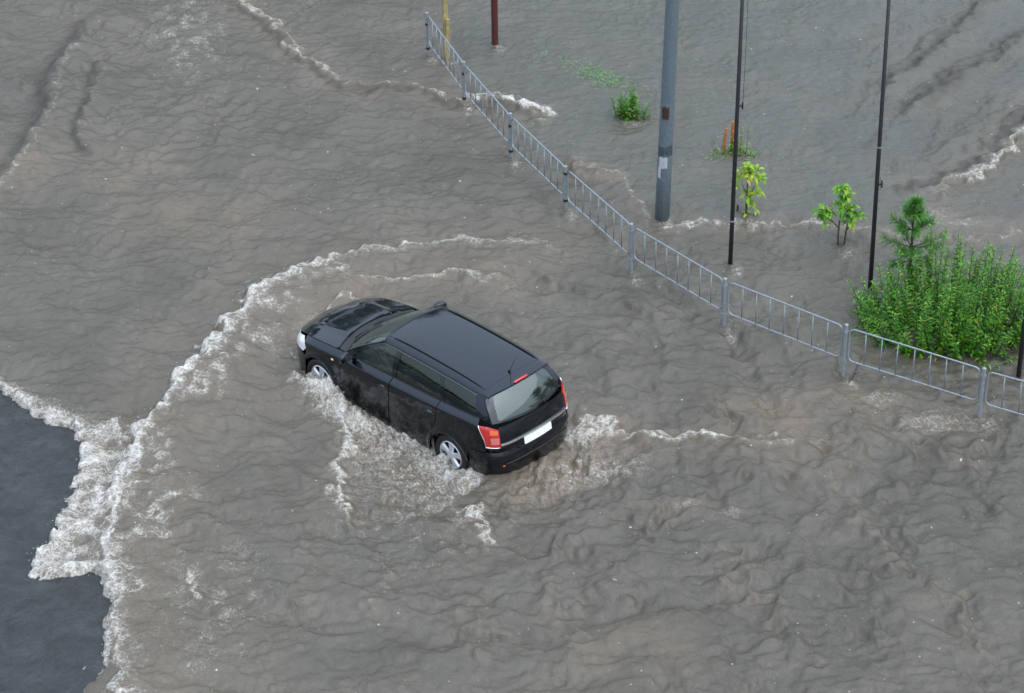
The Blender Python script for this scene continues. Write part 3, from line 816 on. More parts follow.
def panel_mesh(bm, poly, fn, holes=(), step=.035, thick=.012, out_from=(1.2, 0, .7)):
    polys = [densify(poly, step)] + [densify(h, step) for h in holes]
    pts = []; edges = []
    for p in polys:
        b = len(pts); pts += p; edges += [(b + i, b + (i + 1) % len(p)) for i in range(len(p))]
    P = np.array(pts); lo = P.min(0); hi = P.max(0)
    B = P.copy()
    for u in np.arange(lo[0] + step * .5, hi[0], step):
        for k, v in enumerate(np.arange(lo[1] + step * .5, hi[1], step)):
            q = (u + (step * .25 if k % 2 else -step * .25), v)
            if not inpoly(q, polys[0]) or any(inpoly(q, h) for h in polys[1:]): continue
            if np.min(np.hypot(B[:, 0] - q[0], B[:, 1] - q[1])) < step * .5: continue
            pts.append(q)
    vs, _, fs, _, _, _ = delaunay_2d_cdt([Vector(p) for p in pts], edges, [], 0, 1e-6)
    V = [bm.verts.new(fn(v[0], v[1])) for v in vs]
    F = []
    for f in fs:
        c = sum((vs[i] for i in f), Vector((0, 0))) / len(f)
        if not inpoly(c, polys[0]) or any(inpoly(c, h) for h in polys[1:]): continue
        e1, e2 = vs[f[1]] - vs[f[0]], vs[f[2]] - vs[f[0]]
        if abs(e1.x * e2.y - e1.y * e2.x) < 2e-3 * max(e1.length, e2.length) ** 2: continue      # no slivers
        try: F.append(bm.faces.new([V[i] for i in f]))
        except ValueError: pass
    for v in V:
        if not v.link_faces: bm.verts.remove(v)
    acc = 0
    for f in F:
        f.normal_update(); c = f.calc_center_median()
        acc += f.normal.dot(c - Vector((min(max(c.x, .2), 2.6), 0, out_from[2] if c.z < 1.3 else .9)))
    if acc < 0: bmesh.ops.reverse_faces(bm, faces=F)
    for f in F: f.smooth = True
    if thick:
        be = [e for f in F for e in f.edges if len(e.link_faces) == 1]
        be = list(dict.fromkeys(be))
        nv = {}
        for e in be:
            for v in e.verts:
                if v not in nv:
                    n = Vector((0, 0, 0))
                    for f in v.link_faces: n += f.normal
                    nv[v] = n.normalized()
        nn = {v: bm.verts.new(v.co - n * thick) for v, n in nv.items()}
        for e in be:
            l = e.link_loops[0]; a, b = l.vert, l.link_loop_next.vert
            f = bm.faces.new((b, a, nn[a], nn[b])); f.smooth = False
            e.smooth = False
    return F


def mirror_bm(bm):
    g = bmesh.ops.duplicate(bm, geom=bm.verts[:] + bm.edges[:] + bm.faces[:])['geom']
    for v in [x for x in g if isinstance(x, bmesh.types.BMVert)]: v.co.y = -v.co.y
    bmesh.ops.reverse_faces(bm, faces=[x for x in g if isinstance(x, bmesh.types.BMFace)])


def bm_obj(name, bm, mt, parent, keep_smooth=True):
    me = bpy.data.meshes.new(name); bm.to_mesh(me); bm.free()
    return link(name, me, mt, parent, smooth=False)


def panel(name, poly, fn, mt, parent, mirrored=False, flip=False, **kw):
    bm = bmesh.new(); panel_mesh(bm, poly, fn, **kw)
    if flip:
        for v in bm.verts: v.co.y = -v.co.y
        bmesh.ops.reverse_faces(bm, faces=bm.faces[:])
    if mirrored: mirror_bm(bm)
    return bm_obj(name, bm, mt, parent)


def arc(cx, cz, r, a0, a1, n=18):
    return [(cx + r * math.cos(math.radians(a0 + (a1 - a0) * i / n)), cz + r * math.sin(math.radians(a0 + (a1 - a0) * i / n))) for i in range(n + 1)]


XS = lambda pts: [(S_x(x), z) for x, z in pts]
AR = .355
Z0 = .17
# --- greenhouse surfaces
zroof = pchip([1.62, 1.4, 1.1, .7, .2, -.2, -.45, -.6], [1.452, 1.474, 1.492, 1.498, 1.492, 1.474, 1.449, 1.425])
crown = lambda y: float(np.interp(abs(y), [0, .2, .35, .45, .505, .54, .58, .605, .62], [0, .003, .009, .016, .022, .03, .045, .060, .075]))
yb = pchip([-.8, -.65, -.5, 0, .5, 1.2, 1.8, 2.3, 2.5], [.63, .70, .732, .758, .768, .770, .768, .758, .745])
yr = pchip([-.6, -.4, 0, .5, 1.0, 1.4, 1.7, 2.4], [.575, .595, .612, .62, .62, .612, .60, .58])


def G(x, z):
    zb = belt(x); zr = zroof(min(1.6, x)) - .075
    q = (z - zb) / (zr - zb)
    return yb(x) + (yr(x) - yb(x)) * q + .018 * math.sin(PI * min(1, max(0, q)))


WS_T = lambda y: zroof(1.58) - crown(min(.62, abs(y)))


def ws(y, q, off=0.0):
    zb = .985 - .03 * (y / .75) ** 2; zt = WS_T(y)
    z = zb + (zt - zb) * q
    x = 2.42 + (1.58 - 2.42) * q + .045 * math.sin(PI * q) - (.36 + (.18 - .36) * q) * y * y
    return (x + off * .6, y, z + off * .8)


def rg(y, q, off=0.0):
    zb = 1.035 + .05 * (y / .7) ** 2; zt = zroof(-.5) - crown(min(.62, abs(y))) - .014
    z = zb + (zt - zb) * q
    x = -.795 + (-.52 + .795) * q - .03 * math.sin(PI * q) + (.24 - .06 * q) * y * y
    return (x - off * .85, y, z + off * .5)


def edge_y(fn, q):
    y = .65
    for _ in range(40):
        p = fn(y, q); y = .5 * y + .5 * G(p[0], p[2])
    return y


QS = np.linspace(0, 1, 25)
WSE = [(edge_y(ws, q), q) for q in QS]; WSE3 = [ws(y, q) for y, q in WSE]
RGE = [(edge_y(rg, q), q) for q in QS]; RGE3 = [rg(y, q) for y, q in RGE]
Gm = lambda x, z, off=0.0: (x, G(x, z) + off, z)

# --- body shell: quarter panels, fenders, pillars, cant rails, inner shell
bm = bmesh.new()
# rear quarter
q_poly = [(-.36, .20)] + [p for p in arc(0, .31, AR, 197, 32)] + [(.33, .60), (.245, .80), (.235, belt(.235) - .004)]
top = [(x, belt(x) - .003) for x in np.linspace(.2, -.50, 9)]
lampedge = [(-.53, 1.045), (-.585, .94), (-.635, .84), (-.655, .735), (-.655, .655), (-.45, .645)]
panel_mesh(bm, XS(q_poly + top + lampedge + [(-.37, .64)]), wall_flare, step=.026)
# front fender
f_poly = [(2.225, .20), (2.235, belt(2.235) - .004)] + [(x, belt(x) - .003) for x in np.linspace(2.3, 3.13, 12)] + [(3.06, .77), (3.02, .68), (3.02, .56)] + arc(2.703, .31, AR, 38, 195)
panel_mesh(bm, XS(f_poly), wall_flare, step=.026)
# pillars with window openings
zt_ = lambda x: zroof(x) - .077
side_out = [(p[0] - .004, p[2]) for p in WSE3] + [(x, zt_(x)) for x in np.linspace(WSE3[-1][0] - .05, RGE3[-1][0] + .05, 24)] + [(p[0] + .004, p[2]) for p in RGE3[::-1]] + [(x, belt(x) + .002) for x in np.linspace(RGE3[0][0] + .03, WSE3[0][0] - .03, 30)]
wz = [p[2] for p in WSE3]; wx = [p[0] for p in WSE3]
we = lambda z: float(np.interp(z, wz, wx))
rz_ = [p[2] for p in RGE3]; rx_ = [p[0] for p in RGE3]
re_ = lambda z: float(np.interp(z, rz_, rx_))
wb = lambda x: belt(x) + .016
wt = lambda x: zroof(min(x, 1.6)) - .105


def win_poly(xa, xb, front=None, rear=None):
    """xa: rear, xb: front at the belt; front / rear: x as a function of z"""
    top = [(x, wt(x)) for x in np.linspace((front(1.37) if front else xb), (rear(1.37) if rear else xa), 14)]
    fr = [(front(z), z) for z in np.linspace(wb(xb), wt(front(1.37)) - .03, 8)] if front else [(xb, wb(xb))]
    rr = [(rear(z), z) for z in np.linspace(wt(rear(1.36)) - .03, wb(xa), 8)] if rear else [(xa, wb(xa))]
    if front: top = [p for p in top if p[0] < fr[-1][0] - .02]
    if rear: top = [p for p in top if p[0] > rr[0][0] + .02]
    return fr + top + rr + [(x, wb(x)) for x in np.linspace(rr[-1][0], fr[0][0], 12)[1:-1]]


win_f = win_poly(1.235, 1.98, front=lambda z: min(we(z) - .10, 2.02))
win_r = win_poly(.27, 1.145, rear=lambda z: .36 + (1.38 - z) * -.42 + .0)
win_q = win_poly(-.47, .19, front=lambda z: .285 + (1.38 - z) * -.42, rear=lambda z: -.30 + (1.38 - z) * -.62)
panel_mesh(bm, side_out, Gm, holes=[win_f, win_r, win_q], step=.03)


def roof_fn(x, y): return (x, y, zroof(x) - crown(y))
fe = lambda y: 1.575 - .18 * y * y
can = [(fe(.515), .514), (fe(.62) + .0, .619)] + [(x, .619) for x in np.linspace(1.45, -.48, 20)] + [(-.51, .60), (-.51, .514)]
canp = lambda x, y: (x, (y - .514) / .105 * (yr(x) - .514) + .514, zroof(x) - crown(y))
panel_mesh(bm, can, canp, step=.026)
mirror_bm(bm)
# dark inner shell behind the gaps, sills and arches
inner = [(s, z) for s, z in [(0, .2), (2 * SMAX, .2)]]
ss = np.linspace(0, 2 * SMAX, 160); zz = [.16, .3, .5, .7]
rows = []
for z in zz:
    rows.append([bm.verts.new(wall(float(s), min(z, belt(np.interp(s if s <= SMAX else 2 * SMAX - s, OS, OL[:, 0])) - .05), -.035)) for s in ss[:-1]])
for a, b in zip(rows, rows[1:]):
    n = len(a)
    for i in range(n):
        mid = (a[i].co + b[(i + 1) % n].co) / 2
        if any(math.hypot(mid.x - ax, mid.z - .31) < AR + .03 for ax in (0, 2.703)) and abs(mid.y) > .6: continue
        bm.faces.new((a[i], a[(i + 1) % n], b[(i + 1) % n], b[i]))
for side in (1, -1):       # wheel-well liners
    for ax in (0, 2.703):
        ring = [[bm.verts.new((ax + (AR + .012) * math.cos(t), side * yy, .31 + (AR + .012) * math.sin(t))) for t in np.linspace(math.radians(-30), math.radians(210), 18)] for yy in (.80, .58)]
        for i in range(17): bm.faces.new((ring[0][i], ring[0][i + 1], ring[1][i + 1], ring[1][i]))
bm_obj('body', bm, PAINT, car)

# --- bonnet, roof, bumpers
hood_edge = [wall(float(s), belt(np.interp(s, OS, OL[:, 0])) - .0) for s in np.linspace(S_x(2.29), SMAX, 40)]
ez = pchip(*zip(*[(p[0], p[2]) for p in hood_edge[:-1:2] + [hood_edge[-1]]]))
exs = np.array([p[0] for p in hood_edge]); eys = np.array([p[1] for p in hood_edge])
hoodc = pchip([2.25, 2.42, 2.56, 2.9, 3.2, 3.4, 3.52], [1.0, .99, .978, .925, .862, .79, float(ez(3.53))])


def hood_fn(x, y):
    wv = max(.03, float(np.interp(x, exs, eys))); t = min(1, abs(y) / wv)
    zc = max(hoodc(x), ez(x))
    z = ez(x) + (zc - ez(x)) * (1 - t ** 2.4)
    z += .012 * math.exp(-((abs(y) - .42 - .05 * (x - 3)) / .05) ** 2) * min(1, max(0, (3.45 - x) / .3))   # pressed crease
    return (x, y, z)
cowl = lambda y: 2.56 - .32 * y * y
hp = [(p[0] - .004, p[1] - .006) for p in hood_edge[:-1]]
hp = [p for p in hp if p[0] > cowl(p[1])]
hood_poly = hp + [(hood_edge[-1][0] - .004, 0)] + [(x, -y) for x, y in hp[::-1]] + [(cowl(y), y) for y in np.linspace(-hp[0][1] + .03, hp[0][1] - .03, 17)]
panel('bonnet', hood_poly, hood_fn, PAINT, car, out_from=(2, 0, .3))
# scuttle between bonnet and windscreen
sc_poly = [(cowl(y) - .006, y) for y in np.linspace(-.72, .72, 19)] + [(2.30 - .36 * y * y, y) for y in np.linspace(.72, -.72, 19)]
panel('scuttle_panel', sc_poly, lambda x, y: (x, y, .962 - .03 * (y / .75) ** 2), TRIM, car, out_from=(2, 0, .3))
roof_poly = [(fe(y), y) for y in np.linspace(.505, -.505, 17)] + [(-.388, y) for y in np.linspace(-.505, .505, 17)]
panel('roof', roof_poly, roof_fn, PAINT, car, step=.05, out_from=(1, 0, .3))
rb = [(-S_x(-.375), .185), (S_x(-.375), .185), (S_x(-.375), .635), (S_x(-.64), .640), (S_x(-.66), .655)] + [(s, .652) for s in (S_y(.66), S_y(.40), 0, -S_y(.40), -S_y(.66))] + [(-S_x(-.66), .655), (-S_x(-.64), .640), (-S_x(-.375), .635)]
rbump = panel('rear_bumper', rb, wall, PAINT, car)
m_ = MB()
m_.tube([Vector(wall(s, .47, .006)) for s in np.linspace(-S_y(.60), S_y(.60), 24)], .008, 6); m_.build('bumper_groove', TRIM, rbump)
for sg in (1, -1):
    panel('reflector', [(sg * S_y(.61), .43), (sg * S_y(.64), .43), (sg * S_y(.64), .448), (sg * S_y(.61), .448)], lambda s, z: wall(s, z, .006), AMBER, rbump, step=.02)
fb0, fb1 = S_x(3.045), 2 * SMAX - S_x(3.045)
fbp = [(fb0, .185), (fb1, .185), (fb1, .57)] + [(2 * SMAX - S_x(3.44), .585), (2 * SMAX - S_x(3.52), .66), (SMAX + .1, .675), (SMAX - .1, .675), (S_x(3.52), .66), (S_x(3.44), .585)] + [(fb0, .57)]
fb = panel('front_bumper', fbp, wall, PAINT, car)
panel('grille', [(SMAX - .42, .52), (SMAX + .42, .52), (SMAX + .46, .60), (SMAX - .46, .60)], lambda s, z: wall(s, z, .004), TRIM, fb)
m_ = MB(); m_.tube([Vector(wall(s, .62, .008)) for s in np.linspace(SMAX - .40, SMAX + .40, 18)], .011, 6); m_.build('chrome_bar', CHROME, fb)
hl = [(S_x(3.07), .775), (S_x(3.03), .69), (S_x(3.10), .61), (S_x(3.44), .595), (S_x(3.515), .665), (S_x(3.46), .70), (S_x(3.35), .745), (S_x(3.2), .795)]
for sg in (0, 1):
    h_ = panel('headlight', hl, lambda s, z: wall(s, min(z, belt(wall(s, .5)[0]) - .002), .004), LAMPW, car, flip=bool(sg))

# --- doors
d_f = [(1.215, .19), (2.215, .19), (2.225, belt(2.225) - .004)] + [(x, belt(x) - .003) for x in np.linspace(2.15, 1.25, 12)] + [(1.205, belt(1.2) - .004)]
d_r = [(.41, .19), (1.195, .19), (1.19, belt(1.19) - .004)] + [(x, belt(x) - .003) for x in np.linspace(1.12, .3, 12)] + [(.247, belt(.247) - .004), (.257, .80), (.34, .60)] + [p for p in arc(0, .31, AR + .012, 30, -10, 6)]
for sg in (0, 1):
    df = panel('front_door', XS(d_f), wall_flare, PAINT, car, flip=bool(sg), step=.026)
    dr = panel('rear_door', XS(d_r), wall_flare, PAINT, car, flip=bool(sg), step=.026)
    panel('window', win_f, lambda x, z: Gm(x, z, -.006), GLASS, df, flip=bool(sg), thick=0, step=.06)
    panel('window', win_r, lambda x, z: Gm(x, z, -.006), GLASS_DARK, dr, flip=bool(sg), thick=0, step=.06)
    panel('quarter_window', win_q, lambda x, z: Gm(x, z, -.006), GLASS_DARK, car, flip=bool(sg), thick=0, step=.06)
    ysg = -1 if sg else 1
    for dd, hx, hz in ((df, 1.33, .845), (dr, .37, .875)):
        p = [Vector(wall(S_x(x), hz + (x - hx) * -.05, .0 + .016 * math.sin(PI * k / 6))) for k, x in enumerate(np.linspace(hx - .09, hx + .10, 7))]
        for v in p: v.y *= ysg
        m_ = MB(); m_.tube(p, [.006, .010, .012, .012, .012, .010, .006], 8); m_.build('handle', CHROME if False else PAINT, dd)
        m_ = MB(); p2 = [v + Vector((0, -.014 * ysg, .014)) for v in p[1:-1]]; m_.tube(p2, .0026, 6); m_.build('handle_trim', CHROME, dd)
    # mirror: housing on a foot
    mb_ = bmesh.new(); bmesh.ops.create_uvsphere(mb_, u_segments=20, v_segments=12, radius=1)
    for v in mb_.verts:
        c = v.co; s3 = lambda a: math.copysign(abs(a) ** .75, a)
        v.co = Vector((2.02 + (.07 if c.x > 0 else .035) * s3(c.x) - .02 * c.y, ysg * (.935 + .105 * s3(c.y)), 1.035 + .075 * s3(c.z)))
    if sg: bmesh.ops.reverse_faces(mb_, faces=mb_.faces[:])
    for f in mb_.faces: f.smooth = True
    mir = bm_obj('mirror', mb_, PAINT, car)
    m_ = MB(); m_.tube([(2.03, ysg * .79, .985), (2.03, ysg * .86, .995)], [.035, .028], 8); m_.build('mirror_foot', TRIM, mir)
    m_ = MB(); m_.box((1.984, ysg * .935, 1.035), (.004, .16, .11)); m_.build('mirror_glass', GLASS_REAR, mir, smooth=False)
    # side repeater
    p = Vector(wall(S_x(2.40), .80, .002)); p.y *= ysg
    m_ = MB(); m_.ball(p, .028, 10, 8, (1, .35, .6)); m_.build('side_repeater', simple('amber_white_lens', (.85, .62, .35), .2) if not sg else bpy.data.materials['amber_white_lens'], car)
    # belt moulding and drip moulding
    m_ = MB(); m_.tube([Vector((x, ysg * (G(x, belt(x) + .008) + .003), belt(x) + .008)) for x in np.linspace(-.5, 2.05, 40)], .006, 6); m_.build('belt_moulding', TRIM, car)
    m_ = MB(); m_.tube([Vector((x, ysg * (G(x, wt(x) + .010) + .004), wt(x) + .010)) for x in np.linspace(-.33, 1.56, 30)], .0045, 6); m_.build('drip_moulding', simple('satin_trim', (.2, .21, .22), .3, .8) if not sg else bpy.data.materials['satin_trim'], car)
    # roof rail
    rp = [Vector((x, ysg * .512, zroof(x) - crown(.51) + h)) for x, h in [(1.42, -.005), (1.36, .008)] + [(x, .012) for x in np.linspace(1.2, -.2, 12)] + [(-.32, .008), (-.385, -.005)]]
    m_ = MB(); m_.tube(rp, .011, 8); m_.build('roof_rail', TRIM, car)
    m_ = MB()
    m_.tube([Vector((x, ysg * .509, zroof(x) - crown(.509) - .006)) for x in np.linspace(1.5, -.5, 24)], .009, 6); m_.build('roof_groove', TRIM, car)
    # rear lamp
    tl = [(S_x(-.535), 1.055), (S_x(-.59), .94), (S_x(-.64), .84), (S_x(-.664), .738), (S_y(.655), .735), (S_y(.66), .86), (S_y(.675), 1.0), (S_x(-.66), 1.04)]
    t_ = panel('tail_light', tl, lambda s, z: wall(s, z, .010), RED, car, flip=bool(sg), step=.025, thick=.02)
    am = [(S_x(-.70), 1.0), (S_x(-.715), .93), (S_y(.685), .93), (S_y(.69), .985)]
    panel('indicator', am, lambda s, z: wall(s, z, .014), AMBER, t_, flip=bool(sg), step=.025, thick=.006)
    am = [(S_x(-.72), .885), (S_x(-.735), .79), (S_y(.672), .79), (S_y(.675), .885)]
    panel('reversing_light', am, lambda s, z: wall(s, z, .014), PINK, t_, flip=bool(sg), step=.025, thick=.006)
    m_ = MB(); q_ = [Vector(wall(s, z, .012)) for s, z in densify([tl[0], tl[1], tl[2], tl[3], tl[4]], .03)[:-8]]
    q_ = [Vector(wall(s, z, .012)) for a, b in zip(tl[:4], tl[1:5]) for s, z in [(a[0] + (b[0] - a[0]) * t, a[1] + (b[1] - a[1]) * t) for t in (0, .33, .66)]] + [Vector(wall(*tl[4], .012))]
    for v in q_: v.y *= ysg
    m_.tube(q_, .0075, 6); m_.build('lamp_trim', CHROME, t_)

# --- windscreen, tailgate
ws_poly = [(y - .012, q) for y, q in WSE] + [(y, 1.0) for y in np.linspace(WSE[-1][0] - .03, -WSE[-1][0] + .03, 22)] + [(-y + .012, q) for y, q in WSE[::-1]] + [(y, 0.0) for y in np.linspace(-WSE[0][0] + .04, WSE[0][0] - .04, 22)]
panel('windscreen', ws_poly, lambda y, q: ws(y, q), GLASS_REAR, car, step=.07, thick=0, out_from=(1, 0, .3))
m_ = MB(); m_.tube([Vector(ws(y, 1.0, .002)) for y in np.linspace(-.58, .58, 24)], .012, 6); m_.build('windscreen_seal', TRIM, car)
for sg in (1, -1):
    m_ = MB(); m_.tube([Vector(ws(sg * (y - .01), q, .004)) for y, q in WSE], .016, 6); m_.build('pillar_trim', PAINT, car)
for y0, y1, q1 in ((.42, -.02, .30), (-.05, -.55, .26)):
    m_ = MB(); p0 = Vector(ws(y0, -.02, .01)); p1 = Vector(ws((y0 + y1) / 2 + .05, q1 * .6, .022)); m_.tube([p0, (p0 + p1) / 2 + Vector((0, 0, .012)), p1], .010, 6)
    m_.tube([Vector(ws(y0 + (y1 - y0) * t + .12, .08 + q1 * t, .014)) for t in np.linspace(0, 1, 8)], .009, 6)
    m_.build('wiper', TRIM, car)

tg_s = [S_y(.648)]
tgp = [(-tg_s[0], .662), (tg_s[0], .662), (tg_s[0], .73), (S_y(.652), .86), (S_y(.667), 1.0), (S_y(.66), 1.03)] + [(s, 1.028) for s in np.linspace(S_y(.6), -S_y(.6), 15)] + [(-S_y(.66), 1.03), (-S_y(.667), 1.0), (-S_y(.652), .86), (-tg_s[0], .73)]
tail = panel('tailgate', tgp, wall, PAINT, car)
rgp = [(y - .008, q) for y, q in RGE] + [(y, 1.0) for y in np.linspace(RGE[-1][0] - .03, -RGE[-1][0] + .03, 20)] + [(-y + .008, q) for y, q in RGE[::-1]] + [(y, 0.0) for y in np.linspace(-RGE[0][0] + .04, RGE[0][0] - .04, 20)]
ring_in = [(y - .115, q * .82 + .08) for y, q in RGE] + [(-y + .115, q * .82 + .08) for y, q in RGE[::-1]]
panel('rear_window_surround', rgp, rg, PAINT, tail, holes=[ring_in], step=.05)
panel('rear_window', ring_in, lambda y, q: rg(y, q, -.003), GLASS_REAR, tail, step=.07, thick=0)
sp = [(-.395, y) for y in np.linspace(.59, -.59, 15)] + [(-.575 + .16 * y * y, y) for y in np.linspace(-.585, .585, 15)]
spo = panel('spoiler', sp, lambda x, y: (x, y, zroof(x) - crown(y) + .004), PAINT, tail, thick=.022, out_from=(0, 0, .3))
m_ = MB()
pr = [Vector((-.558 + .16 * y * y, y, zroof(-.55) - crown(y) + .010)) for y in np.linspace(-.135, .135, 11)]
m_.tube(pr, [.008] + [.020] * 9 + [.008], 8); m_.build('brake_light', RED, tail)
m_ = MB(); m_.tube([Vector(rg(y, .985, .012)) for y in np.linspace(-.56, .56, 20)], .011, 6); m_.build('window_seal', TRIM, tail)
# bright strip and number plate
bm = bmesh.new(); panel_mesh(bm, [(-S_y(.648), .752), (S_y(.648), .752), (S_y(.648), .784), (-S_y(.648), .784)], lambda s, z: wall(s, z, .012 + .004 * math.sin(PI * (z - .752) / .032)), step=.012)
bm_obj('bright_strip', bm, CHROME, tail)
panel('number_plate', [(-.262, .645), (.262, .645), (.262, .748), (-.262, .748)], lambda s, z: Vector(wall(0, z)) * 0 + Vector((-.893 - .014 + (z - .645) * .16 + .012 * (s / .26) ** 2, s, z)), PLATEM, tail, step=.05)
m_ = MB(); m_.tube([Vector(rg(y, .03 + .10 * (1 - abs(y)), .012)) for y in np.linspace(.02, -.46, 10)], .009, 6); m_.build('rear_wiper', TRIM, tail)
m_ = MB(); m_.tube([(-.33, 0, zroof(-.33)), (-.36, 0, zroof(-.35) + .03), (-.40, 0, zroof(-.38) + .06)][:2], [.022, .012], 8)
m_.tube([(-.352, 0, zroof(-.35) + .02), (-.47, 0, zroof(-.35) + .30)], [.0045, .003], 5); m_.build('antenna', TRIM, car)

# --- wheels
for sg in (1, -1):
    for ax in (0.0, 2.703):
        wr_ = MB()
        yo = sg * .845
        prof = [(.20, -.20), (.285, -.205), (.308, -.19), (.316, -.16), (.316, -.04), (.306, -.012), (.285, .0), (.235, -.004), (.212, -.018), (.205, -.05)]
        wr_.lathe(prof, (ax, yo, .31), (0, sg, 0), 36)
        whl = empty('wheel', (0, 0, 0)); whl.parent = car
        wr_.build('tyre', RUBBER, whl, sharp=.9)
        rm = MB()
        rm.lathe([(.208, -.06), (.214, -.014), (.206, -.006), (.196, -.016), (.19, -.05)], (ax, yo, .31), (0, sg, 0), 36)
        rm.lathe([(.0, -.002), (.03, -.003), (.055, -.012), (.06, -.03)], (ax, yo, .31), (0, sg, 0), 20)
        for k in range(5):
            a = 2 * PI * k / 5 + .35
            er = Vector((math.cos(a), 0, math.sin(a))); et = Vector((-math.sin(a), 0, math.cos(a)))
            c = Vector((ax, yo, .31)); b0 = len(rm.v)
            for rr_, hw, h in ((.035, .034, -.006), (.11, .040, -.010), (.205, .062, -.016)):
                for t, dz in ((-1, -.030), (-.72, 0), (.72, 0), (1, -.030)):
                    rm.v.append(tuple(c + er * rr_ + et * hw * t + Vector((0, sg * (h + dz), 0))))
            for i in range(2):
                for j in range(3):
                    rm.face((b0 + i * 4 + j, b0 + i * 4 + j + 1, b0 + i * 4 + j + 5, b0 + i * 4 + j + 4))
        rm.build('rim', RIM, whl, sharp=.6)
        ds = MB(); ds.lathe([(.0, -.075), (.206, -.075)], (ax, yo, .31), (0, sg, 0), 24); ds.build('brake_disc', TRIM, whl)

# --- cabin
ci = MB()
fl = [(-.75, .2), (2.3, .2)]
for x0, x1, z in ((-.72, .1, .62), (.1, 2.2, .34)):
    ci.box(((x0 + x1) / 2, 0, z), (x1 - x0, 1.46, .02))
for sg in (1, -1): ci.box((.75, sg * .715, .62), (2.9, .02, .60))
ci.box((2.2, 0, .62), (.02, 1.45, .58))
ci.build('cabin_floor', LINER, car, smooth=False)
ci = MB(); rot = Matrix.Rotation(.12, 3, 'Y')
ci.box((2.03, 0, .86), (.42, 1.40, .22), rot); ci.build('dashboard', LINER, car, smooth=False)


def seat(x, y, wd, head=True):
    bmx = bmesh.new()

    def pad(c, s, ry):
        g = bmesh.ops.create_cube(bmx, size=1)['verts']
        for v in g: v.co = Matrix.Rotation(ry, 3, 'Y') @ Vector((v.co.x * s[0], v.co.y * s[1], v.co.z * s[2])) + Vector(c)
        es = list({e for v in g for e in v.link_edges})
        bmesh.ops.bevel(bmx, geom=es, offset=.05, segments=3, affect='EDGES')
    pad((x, y, .50), (.52, wd, .16), -.15)
    pad((x - .30, y, .80), (.15, wd * .96, .64), -.24)
    for yy in ([y] if head else [y - .4, y, y + .4]): pad((x - .41, yy, 1.19), (.11, .25, .19), -.2)
    for f in bmx.faces: f.smooth = True
    return bm_obj('seat', bmx, SEAT, car)
seat(1.28, .36, .50); seat(1.28, -.36, .50); seat(.35, 0, 1.26, False)
st = MB()
sc_, sa = Vector((1.74, .36, .93)), Vector((-.9, 0, .42)).normalized()
_, su, sv = frame_of(sa)
st.tube([sc_ + (su * math.cos(t) + sv * math.sin(t)) * .185 for t in np.linspace(0, 2 * PI, 28, endpoint=False)], .014, 8, closed=True)
for a in (0, 2.1, 4.2): st.tube([sc_, sc_ + (su * math.cos(a) + sv * math.sin(a)) * .18], .014, 6)
st.tube([sc_, sc_ - sa * .25], .03, 8); st.ball(sc_, .05, 10, 8)
st.build('steering_wheel', TRIM, car)

# --- driver, seated behind the wheel
def W_(p):
    c, s = math.cos(CAR_YAW), math.sin(CAR_YAW)
    return Vector((CAR_POS[0] + c * p[0] - s * p[1], CAR_POS[1] + s * p[0] + c * p[1], p[2]))


def skin_body(name, joints, bones, mats, pick, root='pelvis', sub=2):
    names = list(joints); idx = {n: i for i, n in enumerate(names)}
    me = bpy.data.meshes.new(name + '_cage')
    me.from_pydata([joints[n][0] for n in names], [(idx[a], idx[b]) for a, b in bones], [])
    o = bpy.data.objects.new(name + '_cage', me); COL.objects.link(o)
    md = o.modifiers.new('skin', 'SKIN'); md.use_smooth_shade = True
    sv_ = me.skin_vertices[0].data
    for n in names:
        r = joints[n][1]; r = (r, r) if isinstance(r, (int, float)) else r
        sv_[idx[n]].radius = r; sv_[idx[n]].use_root = (n == root)
    sb = o.modifiers.new('sub', 'SUBSURF'); sb.levels = sub; sb.render_levels = sub
    dg = bpy.context.evaluated_depsgraph_get(); dg.update()
    m2 = bpy.data.meshes.new_from_object(o.evaluated_get(dg)); m2.name = name
    bpy.data.objects.remove(o); bpy.data.meshes.remove(me)
    m2.materials.clear()
    for m in mats: m2.materials.append(m)
    for p in m2.polygons: p.material_index = pick(p.center); p.use_smooth = True
    return m2


